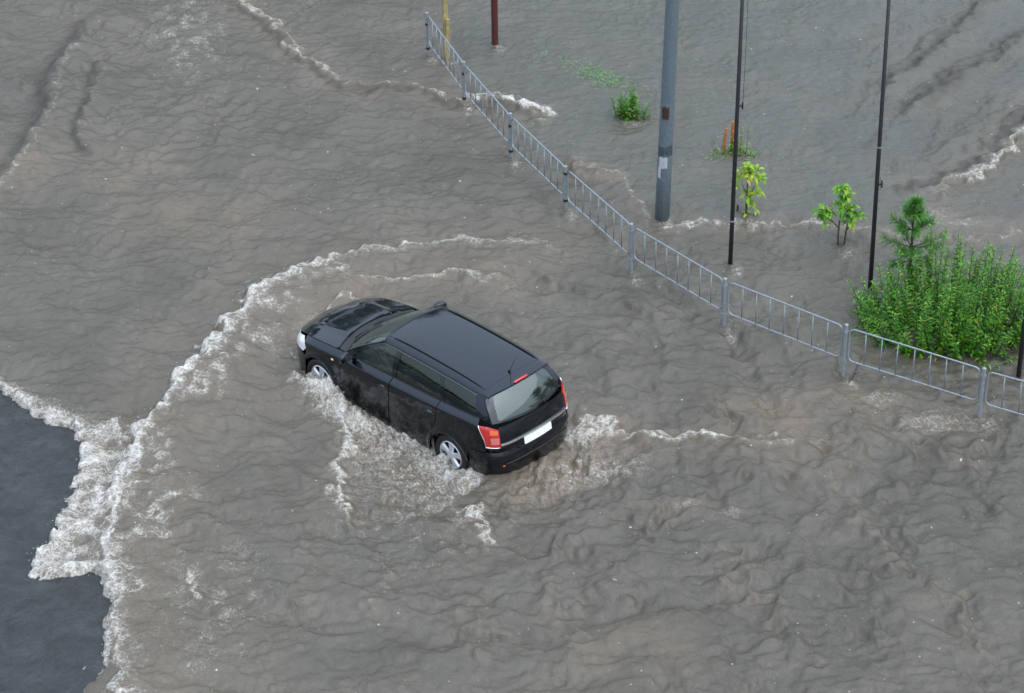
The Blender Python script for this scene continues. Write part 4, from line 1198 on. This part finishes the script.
J = {'pelvis': ((1.12, .36, .62), (.15, .12)), 'waist': ((1.06, .36, .78), (.145, .11)), 'chest': ((.99, .36, .98), (.165, .12)), 'collar': ((.965, .36, 1.10), (.10, .075)),
     'neck': ((.97, .36, 1.16), .052), 'jaw': ((1.0, .36, 1.22), (.064, .078)), 'skull': ((.995, .36, 1.31), (.076, .092)), 'crown': ((.985, .36, 1.375), (.05, .06))}
B = [('pelvis', 'waist'), ('waist', 'chest'), ('chest', 'collar'), ('collar', 'neck'), ('neck', 'jaw'), ('jaw', 'skull'), ('skull', 'crown')]
for nm, sg in (('left', 1), ('right', -1)):
    y = .36
    hand = Vector((1.70, y + sg * .19, .985)) if sg < 0 else Vector((1.66, y + .185, 1.0))
    J.update({nm + 'sh': ((.99, y + sg * .17, 1.065), .062), nm + 'el': ((1.28, y + sg * .25, .90), .044), nm + 'wr': (tuple(hand - Vector((.085, -sg * .01, -.005))), .028), nm + 'pa': (tuple(hand - Vector((.03, 0, -.01))), (.036, .02)),
              nm + 'hip': ((1.17, y + sg * .10, .60), .088), nm + 'kn': ((1.60, y + sg * .15, .66), .062), nm + 'an': ((1.90, y + sg * .12, .42), .042), nm + 'to': ((2.06, y + sg * .12, .42), .036)})
    B += [('collar', nm + 'sh'), (nm + 'sh', nm + 'el'), (nm + 'el', nm + 'wr'), (nm + 'wr', nm + 'pa'), ('pelvis', nm + 'hip'), (nm + 'hip', nm + 'kn'), (nm + 'kn', nm + 'an'), (nm + 'an', nm + 'to')]
    pa = Vector(J[nm + 'pa'][0])
    for k, (dz, ln) in enumerate(((.026, .9), (.009, 1), (-.008, .95), (-.024, .8))):
        a = pa + Vector((.028, 0, dz)); b = a + Vector((.034 * ln, -sg * .004, .0)); c = b + Vector((.010, -sg * .028 * ln, -.004))
        for q, (pt, r) in enumerate(((a, .0095), (b, .009), (c, .0075))): J[f'{nm}f{k}{q}'] = (tuple(pt), r)
        B += [(nm + 'pa', f'{nm}f{k}0'), (f'{nm}f{k}0', f'{nm}f{k}1'), (f'{nm}f{k}1', f'{nm}f{k}2')]
    a = pa + Vector((-.005, -sg * .022, .026)); b = a + Vector((.03, -sg * .018, .012))
    J[nm + 't0'] = (tuple(a), .011); J[nm + 't1'] = (tuple(b), .009); B += [(nm + 'pa', nm + 't0'), (nm + 't0', nm + 't1')]


def pick(c):
    if c.z > 1.135 and abs(c.y - .36) < .12: return 0
    if c.x > 1.24 and c.z > .80: return 0
    if c.z < .70 and c.x > 1.0: return 2
    return 1
pm = skin_body('person', J, B, [SKIN, SHIRT, JEANS], pick)
person = link('person', pm, None, None)
person.location = CAR_POS; person.rotation_euler = (0, 0, CAR_YAW)
tag(person, 'driver in a pale green shirt holding the steering wheel inside the black car', 'person')
hm = MB(); hm.ball((.972, .36, 1.335), .1, 16, 12, (.98, .84, .92))
hb = bmesh.new(); tmp = bpy.data.meshes.new('hair'); tmp.from_pydata(hm.v, [], hm.f); hb.from_mesh(tmp)
for v in [v for v in hb.verts if (v.co.x > 1.02 and v.co.z < 1.36) or v.co.z < 1.235]: hb.verts.remove(v)
hb.to_mesh(tmp); hb.free(); link('hair', tmp, HAIR, person)
fm = MB(); fm.tube([(1.072, .36, 1.285), (1.10, .36, 1.25)], [.008, .016], 8)
fm.build('nose', SKIN, person)
EYE = simple('eye', (.08, .06, .05), .2)
for sg in (1, -1):
    fm = MB(); fm.ball((1.066, .36 + sg * .032, 1.29), .011, 8, 6); fm.build('eye', EYE, person)
fm = MB(); fm.ball((1.066, .36, 1.215), .022, 8, 6, (.5, 1, .28)); fm.build('mouth', simple('lips', (.40, .17, .14), .5), person)
for sg in (1, -1):
    fm = MB(); fm.ball((.985, .36 + sg * .082, 1.275), .03, 8, 6, (.6, .3, 1)); fm.build('ear', SKIN, person)

# ------------------------------------------------------------------ railing
FP = [(-1.45, 39.62), (-.78, 37.66), (.02, 35.73), (.90, 33.91), (1.87, 32.08), (3.18, 30.46), (4.81, 29.15), (6.60, 28.0), (8.42, 26.98), (10.3, 26.1)]
FTOP = 1.085
fence = tag(empty('railing', (3.18, 30.46, 0)), 'long galvanised steel railing curving through the flood between road and verge', 'railing')
FO = Vector((3.18, 30.46, 0))
for k, (x, y) in enumerate(FP):
    m = MB(); p = Vector((x, y, 0)) - FO
    ln = Vector((random.uniform(-.012, .012), random.uniform(-.012, .012), 0))
    m.tube([p + Vector((0, 0, -.1)), p + ln + Vector((0, 0, FTOP))], .030, 12)
    post = m.build('post', GALV, fence, sharp=.8)
    m = MB(); m.ball(p + ln + Vector((0, 0, FTOP + .002)), .034, 12, 6, (1, 1, .45)); m.build('cap', GALV, post)
    for hz in (.22, .70) if k < 3 else (.12, .62):
        m = MB(); m.lathe([(.030, -.02), (.038, -.02), (.038, .02), (.030, .02)], p + ln * .7 + Vector((0, 0, FTOP - hz)), (0, 0, 1), 12); m.build('clamp', GALV if k > 3 else TRIM, post, sharp=.8)
for k in range(len(FP) - 1):
    a = Vector((*FP[k], 0)) - FO; b = Vector((*FP[k + 1], 0)) - FO; d = (b - a).normalized()
    a2, b2 = a + d * .060, b - d * .060; Lp = (b2 - a2).length
    zt0, zb0 = FTOP - .035, .50
    sag = random.uniform(-.012, .012)
    P = lambda u, z: a2 + (b2 - a2) * (u / Lp) + Vector((0, 0, z + sag * u / Lp))
    rr = .085; loop = []
    for cu, cz, a0 in ((Lp - rr, zt0 - rr, 90), (Lp - rr, zb0 + rr, 0), (rr, zb0 + rr, -90), (rr, zt0 - rr, -180)):
        for t in range(7):
            an = math.radians(a0 - 15 * t); loop.append(P(cu + rr * math.cos(an), cz + rr * math.sin(an)))
    m = MB(); m.tube(loop, .0125, 10, closed=True)
    pan = m.build('rail_panel', GALV, fence)
    for q in range(7):
        u = Lp * (q + 1) / 8 + random.uniform(-.006, .006)
        m = MB(); m.tube([P(u, zb0 + .008), P(u + random.uniform(-.008, .008), zt0 - .008)], .0088, 8); m.build('bar', GALV, pan)

# ------------------------------------------------------------------ posts and poles
lp = tag(empty('lamp_post', (2.44, 33.67, 0)), 'thick weathered grey steel lamp post with rust and torn white paper', 'lamp post')
lp.rotation_euler = (0, .018, 0)
m = MB(); m.tube([(0, 0, -.1), (0, 0, 1.2), (.0, 0, 4.5), (.0, 0, 9.0)], [.122, .118, .104, .07], 28); m.build('shaft', LAMPPOST, lp)
m = MB(); m.tube([(0, 0, 8.9), (0, .25, 9.35), (0, .9, 9.6), (0, 1.5, 9.65)], .035, 10); arm = m.build('arm', LAMPPOST, lp)
m = MB(); m.ball((0, 1.75, 9.64), .34, 16, 10, (.42, 1, .25)); m.build('lamp_head', LAMPPOST, arm)


def on_shaft(ang0, ang1, z0, z1, name, mt, ragged=.0, off=.004):
    bm = bmesh.new(); n, h = 10, 8; g = []
    R_ = lambda z: float(np.interp(z, [0, 1.2, 4.5], [.122, .118, .104])) + off
    for j in range(h + 1):
        row = []
        for i in range(n + 1):
            e = (1 if i in (0, n) else 0) + (1 if j in (0, h) else 0)
            a = math.radians(ang0 + (ang1 - ang0) * i / n + (random.uniform(-1, 1) * ragged * 60 if e else 0)); z = z0 + (z1 - z0) * j / h + (random.uniform(-1, 1) * ragged if e else 0)
            row.append(bm.verts.new((R_(z) * math.cos(a), R_(z) * math.sin(a), z)))
        g.append(row)
    for j in range(h):
        for i in range(n): bm.faces.new((g[j][i], g[j][i + 1], g[j + 1][i + 1], g[j + 1][i]))
    bmesh.ops.solidify(bm, geom=bm.faces[:], thickness=.0012)
    return bm_obj(name, bm, mt, lp)
PAPER = simple('torn_white_paper', (.72, .74, .75), .6, var=.08)
RUST = simple('brown_rust', (.115, .060, .038), .85, var=.55, scale=28, bmp=.3)
GREYP = simple('grey_paper_remnant', (.120, .148, .168), .8, var=.4, scale=35)
on_shaft(218, 285, 1.22, 1.42, 'torn_notice', PAPER, .012)
on_shaft(212, 238, 1.04, 1.24, 'torn_notice', PAPER, .014, .0055)
on_shaft(222, 280, 2.10, 2.32, 'rust_patch', RUST, .03)
on_shaft(196, 330, 1.44, 1.62, 'paper_remnant', GREYP, .035)

for k, (x, y, zc, zr_, lab) in enumerate(((3.42, 32.2, 3.05, 1.05, 'thin black flagpole with a halyard standing beside the yellow-green sapling'),
                                          (5.50, 31.41, 2.12, 2.75, 'thin black flagpole rising out of the left end of the big green bush'),
                                          (7.37, 29.13, 2.4, 1.2, 'short visible foot of a black flagpole right of the bush at the photo edge'))):
    fp = tag(empty('flagpole', (x, y, 0)), lab, 'flagpole', 'black flagpoles along the verge')
    m = MB(); m.tube([(0, 0, -.1), (0, 0, 2.2), (0, 0, 7.5)], [.036, .033, .021], 16); m.build('pole', POLE, fp)
    m = MB(); m.ball((0, 0, 7.53), .05, 12, 8); m.build('finial', POLE, fp)
    fp.rotation_euler = (0, (0, -.015, -.01)[k], 0)
    m = MB(); m.box((.044, -.01, zc), (.05, .03, .02)); m.tube([(.075, -.01, zc - .06), (.075, -.01, zc + .06)], .012, 8); m.build('cleat', POLE, fp, smooth=False)
    if k: m = MB(); m.tube([(.05, -.012, zc - .1), (.045, -.012, zc + .12)], .0045, 6); m.build('cord_end', POLE, fp)
    if k == 0: m = MB(); m.tube([(.078, -.012, zc), (.085, -.01, zc + .9), (.07, 0, 7.4)], .0035, 6); m.build('halyard', POLE, fp)
    m = MB(); m.lathe([(.0345, -.012), (.039, -.012), (.039, .012), (.0345, .012)], (0, 0, zr_), (0, 0, 1), 16); m.build('collar', GALV, fp, sharp=.8)

REDP = simple('dark_red_post_paint', (.075, .016, .013), .5, var=.3)
m = MB(); m.tube([(0, 0, -.1), (0, 0, 2.6)], .062, 18); m.lathe([(.064, 2.56), (.07, 2.6), (.05, 2.64), (0, 2.65)], (0, 0, 0), (0, 0, 1), 18)
o = m.build('post', REDP, None, sharp=.8); o.location = (-.24, 39.89, 0)
tag(o, 'dark red round steel post standing in the water at the top', 'post')
YEL = simple('weathered_yellow_wood', (.30, .24, .10), .7, var=.35, scale=14)
m = MB(); m.box((0, 0, 1.0), (.085, .075, 2.3)); m.box((.012, -.06, .62), (.07, .045, .9), Matrix.Rotation(.03, 3, 'Y'))
bmx = m.build('timber_post', YEL, None, smooth=False); bmx.location = (-1.13, 39.43, 0); bmx.rotation_euler = (0, .01, .3)
bv = bmx.modifiers.new('bevel', 'BEVEL'); bv.width = .008; bv.segments = 2
tag(bmx, 'weathered yellowish timber post behind the far end of the railing', 'post')

ORW = simple('orange_weathered_wood', (.36, .13, .035), .7, var=.4, scale=18)
DKW = simple('dark_wet_wood', (.055, .032, .02), .6, var=.4)
for (x, y, h, r, tilt, lab) in ((3.57, 35.73, .78, .028, .06, 'short orange wooden stake left of the low weeds, standing alone'), (3.74, 35.80, .92, .030, .0, 'taller orange wooden stake standing among the low weeds')):
    m = MB(); m.tube([(0, 0, -.1), (tilt * .5, 0, .25 + h * .35), (tilt, 0, .25 + h * .65)], [r, r, r * .75], 7)
    o = m.build('stake', ORW, None, sharp=.5); o.location = (x, y, 0); tag(o, lab, 'stake', 'orange stakes in the weeds')
m = MB(); m.tube([(0, 0, 0), (.005, 0, .42)], [.022, .018], 7); o = m.build('peg', DKW, None, sharp=.5); o.location = (3.66, 33.77, 0)
tag(o, 'small dark wooden peg sticking up between flagpole and yellow-green sapling', 'peg')
m = MB(); m.tube([(-.10, -.16, .20), (.05, .06, .30), (.16, .24, .43), (.19, .30, .47)], [.020, .019, .016, .010], 7); m.tube([(.05, .06, .30), (.12, .03, .36)], [.010, .005], 5)
o = m.build('branch', DKW, None); o.location = (4.9, 28.98, 0); tag(o, 'brown broken branch lodged in the water just below the railing', 'branch')

# ------------------------------------------------------------------ plants
LEAF_BUSH = leaf_mat('bush_leaves', [(0, (.014, .080, .004)), (.3, (.040, .20, .008)), (.65, (.10, .36, .016)), (.93, (.26, .50, .03)), (1, (.24, .22, .04))], .4)
LEAF_LIME = leaf_mat('lime_leaves', [(0, (.15, .34, .02)), (.4, (.30, .52, .03)), (.8, (.50, .60, .05)), (1, (.42, .38, .06))], .4)
LEAF_MID = leaf_mat('fresh_leaves', [(0, (.06, .22, .012)), (.4, (.13, .38, .02)), (.8, (.30, .54, .04)), (1, (.30, .40, .06))], .4)
LEAF_DARK = leaf_mat('weed_leaves', [(0, (.03, .12, .012)), (.4, (.06, .22, .02)), (.85, (.14, .36, .03)), (1, (.25, .16, .05))], .35)
NEEDLE = leaf_mat('pine_needles', [(0, (.03, .11, .016)), (.5, (.065, .22, .03)), (1, (.15, .34, .05))], .25)
MOSSY = leaf_mat('drowned_grass', [(0, (.07, .20, .04)), (.5, (.13, .30, .08)), (1, (.22, .40, .15))], .2)
TREELEAF = leaf_mat('tree_leaves', [(0, (.020, .055, .012)), (.5, (.035, .085, .018)), (1, (.06, .12, .025))], .3)


def leaf(m, p, d, ln, wd, droop=.3, fold=.2, tw=None):
    d = Vector(d).normalized()
    s = d.cross(Vector((0, 0, 1)))
    s = s.normalized() if s.length > .05 else Vector((1, 0, 0))
    if tw: s = (s * math.cos(tw) + d.cross(s) * math.sin(tw)).normalized()
    n = s.cross(d)
    b = len(m.v); p = Vector(p)
    for t, wv, z in ((0, .12, 0), (.38, 1, -.08 * droop), (.72, .7, -.4 * droop), (1, .0, -1.0 * droop)):
        c = p + d * ln * t + Vector((0, 0, z * ln))
        if wv == 0: m.v.append(tuple(c))
        else:
            m.v.append(tuple(c - s * wd * .5 * wv + n * fold * wd * .5 * wv)); m.v.append(tuple(c)); m.v.append(tuple(c + s * wd * .5 * wv + n * fold * wd * .5 * wv))
    for r in range(2):
        o = b + 3 * r; m.face((o, o + 1, o + 4, o + 3)); m.face((o + 1, o + 2, o + 5, o + 4))
    o = b + 6; m.face((o, o + 1, b + 9)); m.face((o + 1, o + 2, b + 9))


def stalk(ms, ml, base, top, r, n, ln, wd, lo=.15, up=.5, droop=.4, jitter=.02):
    base, top = Vector(base), Vector(top); mid = (base + top) / 2 + Vector((random.uniform(-1, 1), random.uniform(-1, 1), 0)) * .04 * (top - base).length
    pts = [base, mid, top]; ms.tube(pts, [r, r * .8, r * .35], 5)
    ph = random.uniform(0, 6.28)
    for i in range(n):
        t = lo + (1 - lo) * (i + random.random() * .6) / n
        p = base * (1 - t) ** 2 + mid * 2 * t * (1 - t) + top * t * t
        p = base.lerp(mid, min(1, t * 2)) if t < .5 else mid.lerp(top, t * 2 - 1)
        a = ph + i * 2.4 + random.uniform(-.4, .4); k = (1 - .45 * t) * random.uniform(.7, 1.2)
        leaf(ml, p, (math.cos(a), math.sin(a), up * random.uniform(.4, 1.5) + .5 * t), ln * k, wd * k, droop * random.uniform(.5, 1.4), random.uniform(.1, .5), random.uniform(-.5, .5))


def plant(name, loc, label, cat, leafm, build, group=None, stemm=STEM):
    r = tag(empty(name, loc), label, cat, group); ms, ml = MB(), MB(); build(ms, ml)
    me = bpy.data.meshes.new('foliage'); me.from_pydata(ml.v, [], ml.f); link('foliage', me, leafm, r, True)
    if ms.v: ms.build('stem', stemm, r)
    return r


def bush(ms, ml):
    n = 0
    while n < 235:
        u, v = random.uniform(-1, 1), random.uniform(-1, 1)
        if u * u + v * v > 1: continue
        x = u * 1.66 + .02; y = v * 1.08 - .22 * u
        edge = math.sqrt(u * u + v * v)
        h = (1.0 - .42 * edge ** 2.5) * random.uniform(.62, 1.12) * (1.22 if random.random() < .14 else 1)
        h *= 1.18 + .10 * math.sin(u * 5 + 1) + .10 * (v > .2)
        h *= 1 - .36 * float(np.clip((-.45 - u) / .35, 0, 1))
        ln_ = Vector((u * .26 + random.uniform(-.1, .1), v * .20 + random.uniform(-.1, .1), h))
        base = Vector((x * .86, y * .86, .15))
        stalk(ms, ml, base, base + ln_, .008, int(44 * h + 8), .145, .040, .10, .55, .45)
        n += 1
    for k in range(260):     # low dead and drowned shoots round the foot
        a = random.uniform(0, 6.28); r = random.uniform(.8, 1.05)
        p = Vector((1.56 * r * math.cos(a), .94 * r * math.sin(a) - .22 * math.cos(a), .22))
        leaf(ml, p, (math.cos(a), math.sin(a), random.uniform(.1, .9)), random.uniform(.08, .20), .03, .6)


plant('bush', (6.64, 30.36, 0), 'large dense green bush of upright leafy stalks standing behind the railing', 'bush', LEAF_BUSH, bush)


def pine(ms, ml):
    ms.tube([(0, 0, 0), (.01, 0, .8), (0, .01, 1.45), (0, 0, 1.80)], [.030, .024, .013, .005], 8)
    for zz, n, L_, el in ((.72, 5, .26, .15), (.98, 7, .46, .35), (1.30, 6, .34, .6), (1.55, 5, .20, .9), (1.74, 3, .10, 1.8)):
        for q in range(n):
            a = q * 6.283 / n + zz * 3 + random.uniform(-.25, .25); d = Vector((math.cos(a), math.sin(a), el)).normalized(); e = Vector((0, 0, zz)) + d * L_ * random.uniform(.8, 1.15)
            s = Vector((0, 0, zz)); ms.tube([s, s.lerp(e, .5) + Vector((0, 0, -.01)), e], [.010, .008, .004], 5)
            for k in range(120):
                t = random.uniform(.25, 1.02); p = s.lerp(e, t); w_ = random.uniform(0, 6.28); _, u, v = frame_of(d)
                dd = d * random.uniform(.3, 1.0) + (u * math.cos(w_) + v * math.sin(w_)) * random.uniform(.4, .9)
                leaf(ml, p, dd, random.uniform(.10, .19), .011, .15, .1)
    for k in range(60):
        w_ = random.uniform(0, 6.28); leaf(ml, (0, 0, random.uniform(1.5, 1.82)), (math.cos(w_) * .5, math.sin(w_) * .5, 1), random.uniform(.09, .15), .007, .1, .1)


plant('pine_sapling', (6.10, 31.58, 0), 'young pine with long needles growing up behind the large bush', 'pine', NEEDLE, pine, stemm=BARK).scale = (1.0, 1.0, .93)


def sapling(clumps, stems, ln, wd):
    def f(ms, ml):
        for pts, r in stems: ms.tube(pts, [r * (1 - .5 * i / (len(pts) - 1)) for i in range(len(pts))], 6)
        for (x, y, z, r, n) in clumps:
            for i in range(n):
                a = random.uniform(0, 6.28); e = random.uniform(-.6, 1.2); d = Vector((math.cos(a), math.sin(a), e)).normalized()
                leaf(ml, Vector((x, y, z)) + d * r * random.uniform(.0, .6), d, ln * random.uniform(.7, 1.2), wd * random.uniform(.7, 1.2), .5, .25, random.uniform(-.6, .6))
    return f


plant('sapling', (3.79, 33.63, 0), 'slender yellow-green sapling right beside the flagpole with the halyard', 'sapling', LEAF_LIME, sapling(
    [(-.06, 0, 1.05, .16, 34), (.10, .02, 1.08, .14, 26), (.0, 0, 1.20, .10, 18), (.20, .02, .97, .08, 12), (-.20, 0, .82, .06, 7), (.0, 0, .68, .11, 22), (.17, 0, .74, .07, 10), (.05, 0, .52, .09, 14), (.02, 0, .33, .05, 8), (.15, 0, .42, .04, 4)],
    [([(0, 0, 0), (.0, 0, .6), (.0, 0, 1.15)], .022), ([(0, 0, .5), (.10, 0, .8), (.2, .02, .97)], .010), ([(0, 0, .7), (-.1, 0, .9)], .010), ([(.12, 0, .1), (.14, 0, .45)], .008)], .12, .07))
plant('sapling', (5.20, 32.76, 0), 'bushy two-stemmed green sapling standing alone between the two flagpoles', 'sapling', LEAF_MID, sapling(
    [(-.02, 0, 1.28, .11, 26), (.05, 0, 1.12, .13, 30), (-.08, 0, .98, .12, 20), (.10, 0, .90, .12, 22), (-.26, 0, .86, .13, 30), (-.36, 0, .93, .09, 14), (-.24, 0, .72, .10, 18), (.27, 0, .75, .10, 14), (.12, 0, .68, .10, 14), (.04, 0, .80, .1, 14)],
    [([(-.03, 0, 0), (-.04, 0, .5), (-.01, 0, 1.25)], .020), ([(.05, 0, 0), (.08, 0, .5), (.13, 0, .95)], .018), ([(-.03, 0, .55), (-.2, 0, .75), (-.34, 0, .92)], .010), ([(.07, 0, .5), (.2, 0, .68), (.3, 0, .78)], .009), ([(0, 0, .05), (.02, 0, .3)], .05)], .125, .08))


def weeds(ms, ml):
    for k in range(34):
        x, y = random.gauss(0, .09), random.gauss(0, .08); h = random.uniform(.25, .66) * (1 - min(.5, abs(x)))
        stalk(ms, ml, (x, y, .15), (x * 1.6, y * 1.5, .2 + h), .006, 18, .14, .06, .2, .5, .5)
    for k in range(10):
        x, y = random.uniform(.12, .45), random.uniform(-.2, .25); stalk(ms, ml, (x, y, .15), (x + .05, y, .25 + random.uniform(.05, .3)), .004, 5, .09, .03, .3)


plant('weed_clump', (2.05, 37.02, 0), 'compact leafy green weed clump alone in the water left of the lamp post', 'weed', LEAF_DARK, weeds)


def weeds2(ms, ml):
    for k in range(12):
        x, y = random.gauss(.02, .07), random.gauss(0, .06); h = random.uniform(.35, .75)
        stalk(ms, ml, (x, y, .15), (x * 1.3, y * 1.3, .15 + h), .006, 14, .12, .045, .25, .5, .5)
    for k in range(70):
        x = random.choice((random.gauss(-.28, .16), random.gauss(.22, .12))); y = random.gauss(0, .12); a = random.uniform(0, 6.28)
        leaf(ml, (x, y, .30 + random.uniform(0, .06)), (math.cos(a), math.sin(a), random.uniform(.2, .9)), random.uniform(.10, .22), .018, .7)


plant('weed_clump', (3.80, 35.66, 0), 'low straggling weeds round the orange stakes behind the flagpole', 'weed', leaf_mat('mixed_weed_leaves', [(0, (.05, .13, .02)), (.5, (.12, .28, .03)), (.85, (.30, .40, .05)), (1, (.40, .18, .05))], .35), weeds2)

# drowned grass whose tips just break the surface
gm = MB()
for k in range(330):
    u = random.gauss(0, .42); v = random.gauss(0, .20)
    x, y = 1.62 + .75 * u - .35 * v * 0, 38.55 - .62 * u + v
    a = random.uniform(0, 6.28); z = .315 + random.uniform(0, .03)
    leaf(gm, (x, y, z), (math.cos(a), math.sin(a), random.uniform(.0, .35)), random.uniform(.05, .14), .012, .3)
for k in range(26):
    a = random.uniform(0, 6.28); leaf(gm, (.66 + random.gauss(0, .07), 39.46 + random.gauss(0, .12), .30), (math.cos(a), math.sin(a), .7), random.uniform(.05, .12), .014, .3)
for k in range(130):
    a = random.uniform(0, 6.28); leaf(gm, (random.uniform(2.4, 5.6), random.uniform(33.8, 38.0), .305), (math.cos(a), math.sin(a), .2), random.uniform(.03, .07), .010, .3)
me = bpy.data.meshes.new('grass'); me.from_pydata(gm.v, [], gm.f); o = link('grass', me, MOSSY, None, True)
tag(o, 'pale green tips of drowned grass breaking the water surface', 'grass', kind='stuff')

# spray thrown up along the crests
fz = np.clip(FOAM - .62, 0, 1) ** 1.5; fz[:, :] *= 1.0
pr_ = (fz / fz.sum()).ravel(); pick_ = RNG.choice(pr_.size, 1100, p=pr_)
sv = []; sf = []
OCT = np.array([(1, 0, 0), (-1, 0, 0), (0, 1, 0), (0, -1, 0), (0, 0, 1), (0, 0, -1)], float); OF = [(0, 2, 4), (2, 1, 4), (1, 3, 4), (3, 0, 4), (2, 0, 5), (1, 2, 5), (3, 1, 5), (0, 3, 5)]
xr_, yr_, zr2 = GX.ravel(), GY.ravel(), (H + WL).ravel()
for i in pick_:
    c = np.array([xr_[i], yr_[i], zr2[i]]) + np.array([RNG.normal(0, .05), RNG.normal(0, .05), abs(RNG.normal(0, .028))]); r = .002 + .006 * RNG.random() ** 2
    b = len(sv); sv += [tuple(c + q * r) for q in OCT]; sf += [tuple(b + j for j in f) for f in OF]
me = bpy.data.meshes.new('spray'); me.from_pydata(sv, [], sf)
o = link('spray', me, simple('white_spray', (.8, .8, .79), .3), None, True); tag(o, 'white droplets of spray thrown up along the foaming wave crests', 'spray', kind='stuff')

# ------------------------------------------------------------------ trees beyond the frame, seen only as reflections in the glass, paint and water
def tree(loc, hgt, rad, label, group, big_=1.0):
    r = tag(empty('tree', loc), label, 'tree', group); ms, ml = MB(), MB()
    ms.tube([(0, 0, 0), (.1, 0, hgt * .4), (0, .1, hgt * .8)], [.22, .16, .06], 8)
    cl = []
    for k in range(26):
        a = random.uniform(0, 6.28); zz = hgt * random.uniform(.32, .98); rr = rad * math.sin(PI * min(1, max(.12, (zz / hgt - .22) / .82))) * random.uniform(.4, 1.0)
        e = Vector((rr * math.cos(a), rr * math.sin(a), zz)); ms.tube([(0, 0, zz * .75), tuple(e)], [.06, .015], 5); cl.append((e, rad * random.uniform(.22, .42)))
    for c, q in cl:
        for i in range(190):
            d = Vector((random.gauss(0, 1), random.gauss(0, 1), random.gauss(0, .8))).normalized(); leaf(ml, c + d * q * random.random() ** .4, d + Vector((0, 0, -.2)), random.uniform(.16, .32) * big_, .14 * big_, .5)
    me = bpy.data.meshes.new('crown'); me.from_pydata(ml.v, [], ml.f); link('crown', me, TREELEAF, r, True); ms.build('trunk', BARK, r)
for loc, h_, r_, lab in (((19.0, 27.0, 0), 7.5, 2.4, 'leafy tree to the right of the flooded road'), ((21.0, 31.5, 0), 8, 2.6, 'leafy tree to the right of the flooded verge')):
    tree(loc, h_, r_, lab, 'trees to the right of the flood')
for x, y, h_ in ((-29, 100, 29), (-18, 96, 30), (-8, 102, 31), (3, 98, 27)):
    tree((x, y, 0), h_, 7.5, 'tall leafy tree in the row far beyond the flooded road', 'row of tall trees far off', 3.2)

# far woods all round the flood: unseen foliage added to darken the foot of the reflections
wm = MB()
for k in range(5200):
    a = random.uniform(0, 6.283); R0 = random.uniform(120, 150); hz = (13 + 6 * math.sin(a * 5) + 4 * math.sin(a * 13 + 1)) * random.random() ** .6
    if math.sin(a) < -.75: continue
    b_ = random.uniform(0, 6.283); leaf(wm, (R0 * math.cos(a), 30 + R0 * math.sin(a), hz), (math.cos(b_), math.sin(b_), random.uniform(-.3, .8)), random.uniform(3, 5.5), 3.0, .4)
me = bpy.data.meshes.new('woods'); me.from_pydata(wm.v, [], wm.f); o = link('woods', me, TREELEAF, None, True)
tag(o, 'unseen ring of distant dark woods added to darken low reflections', 'woods', kind='stuff')
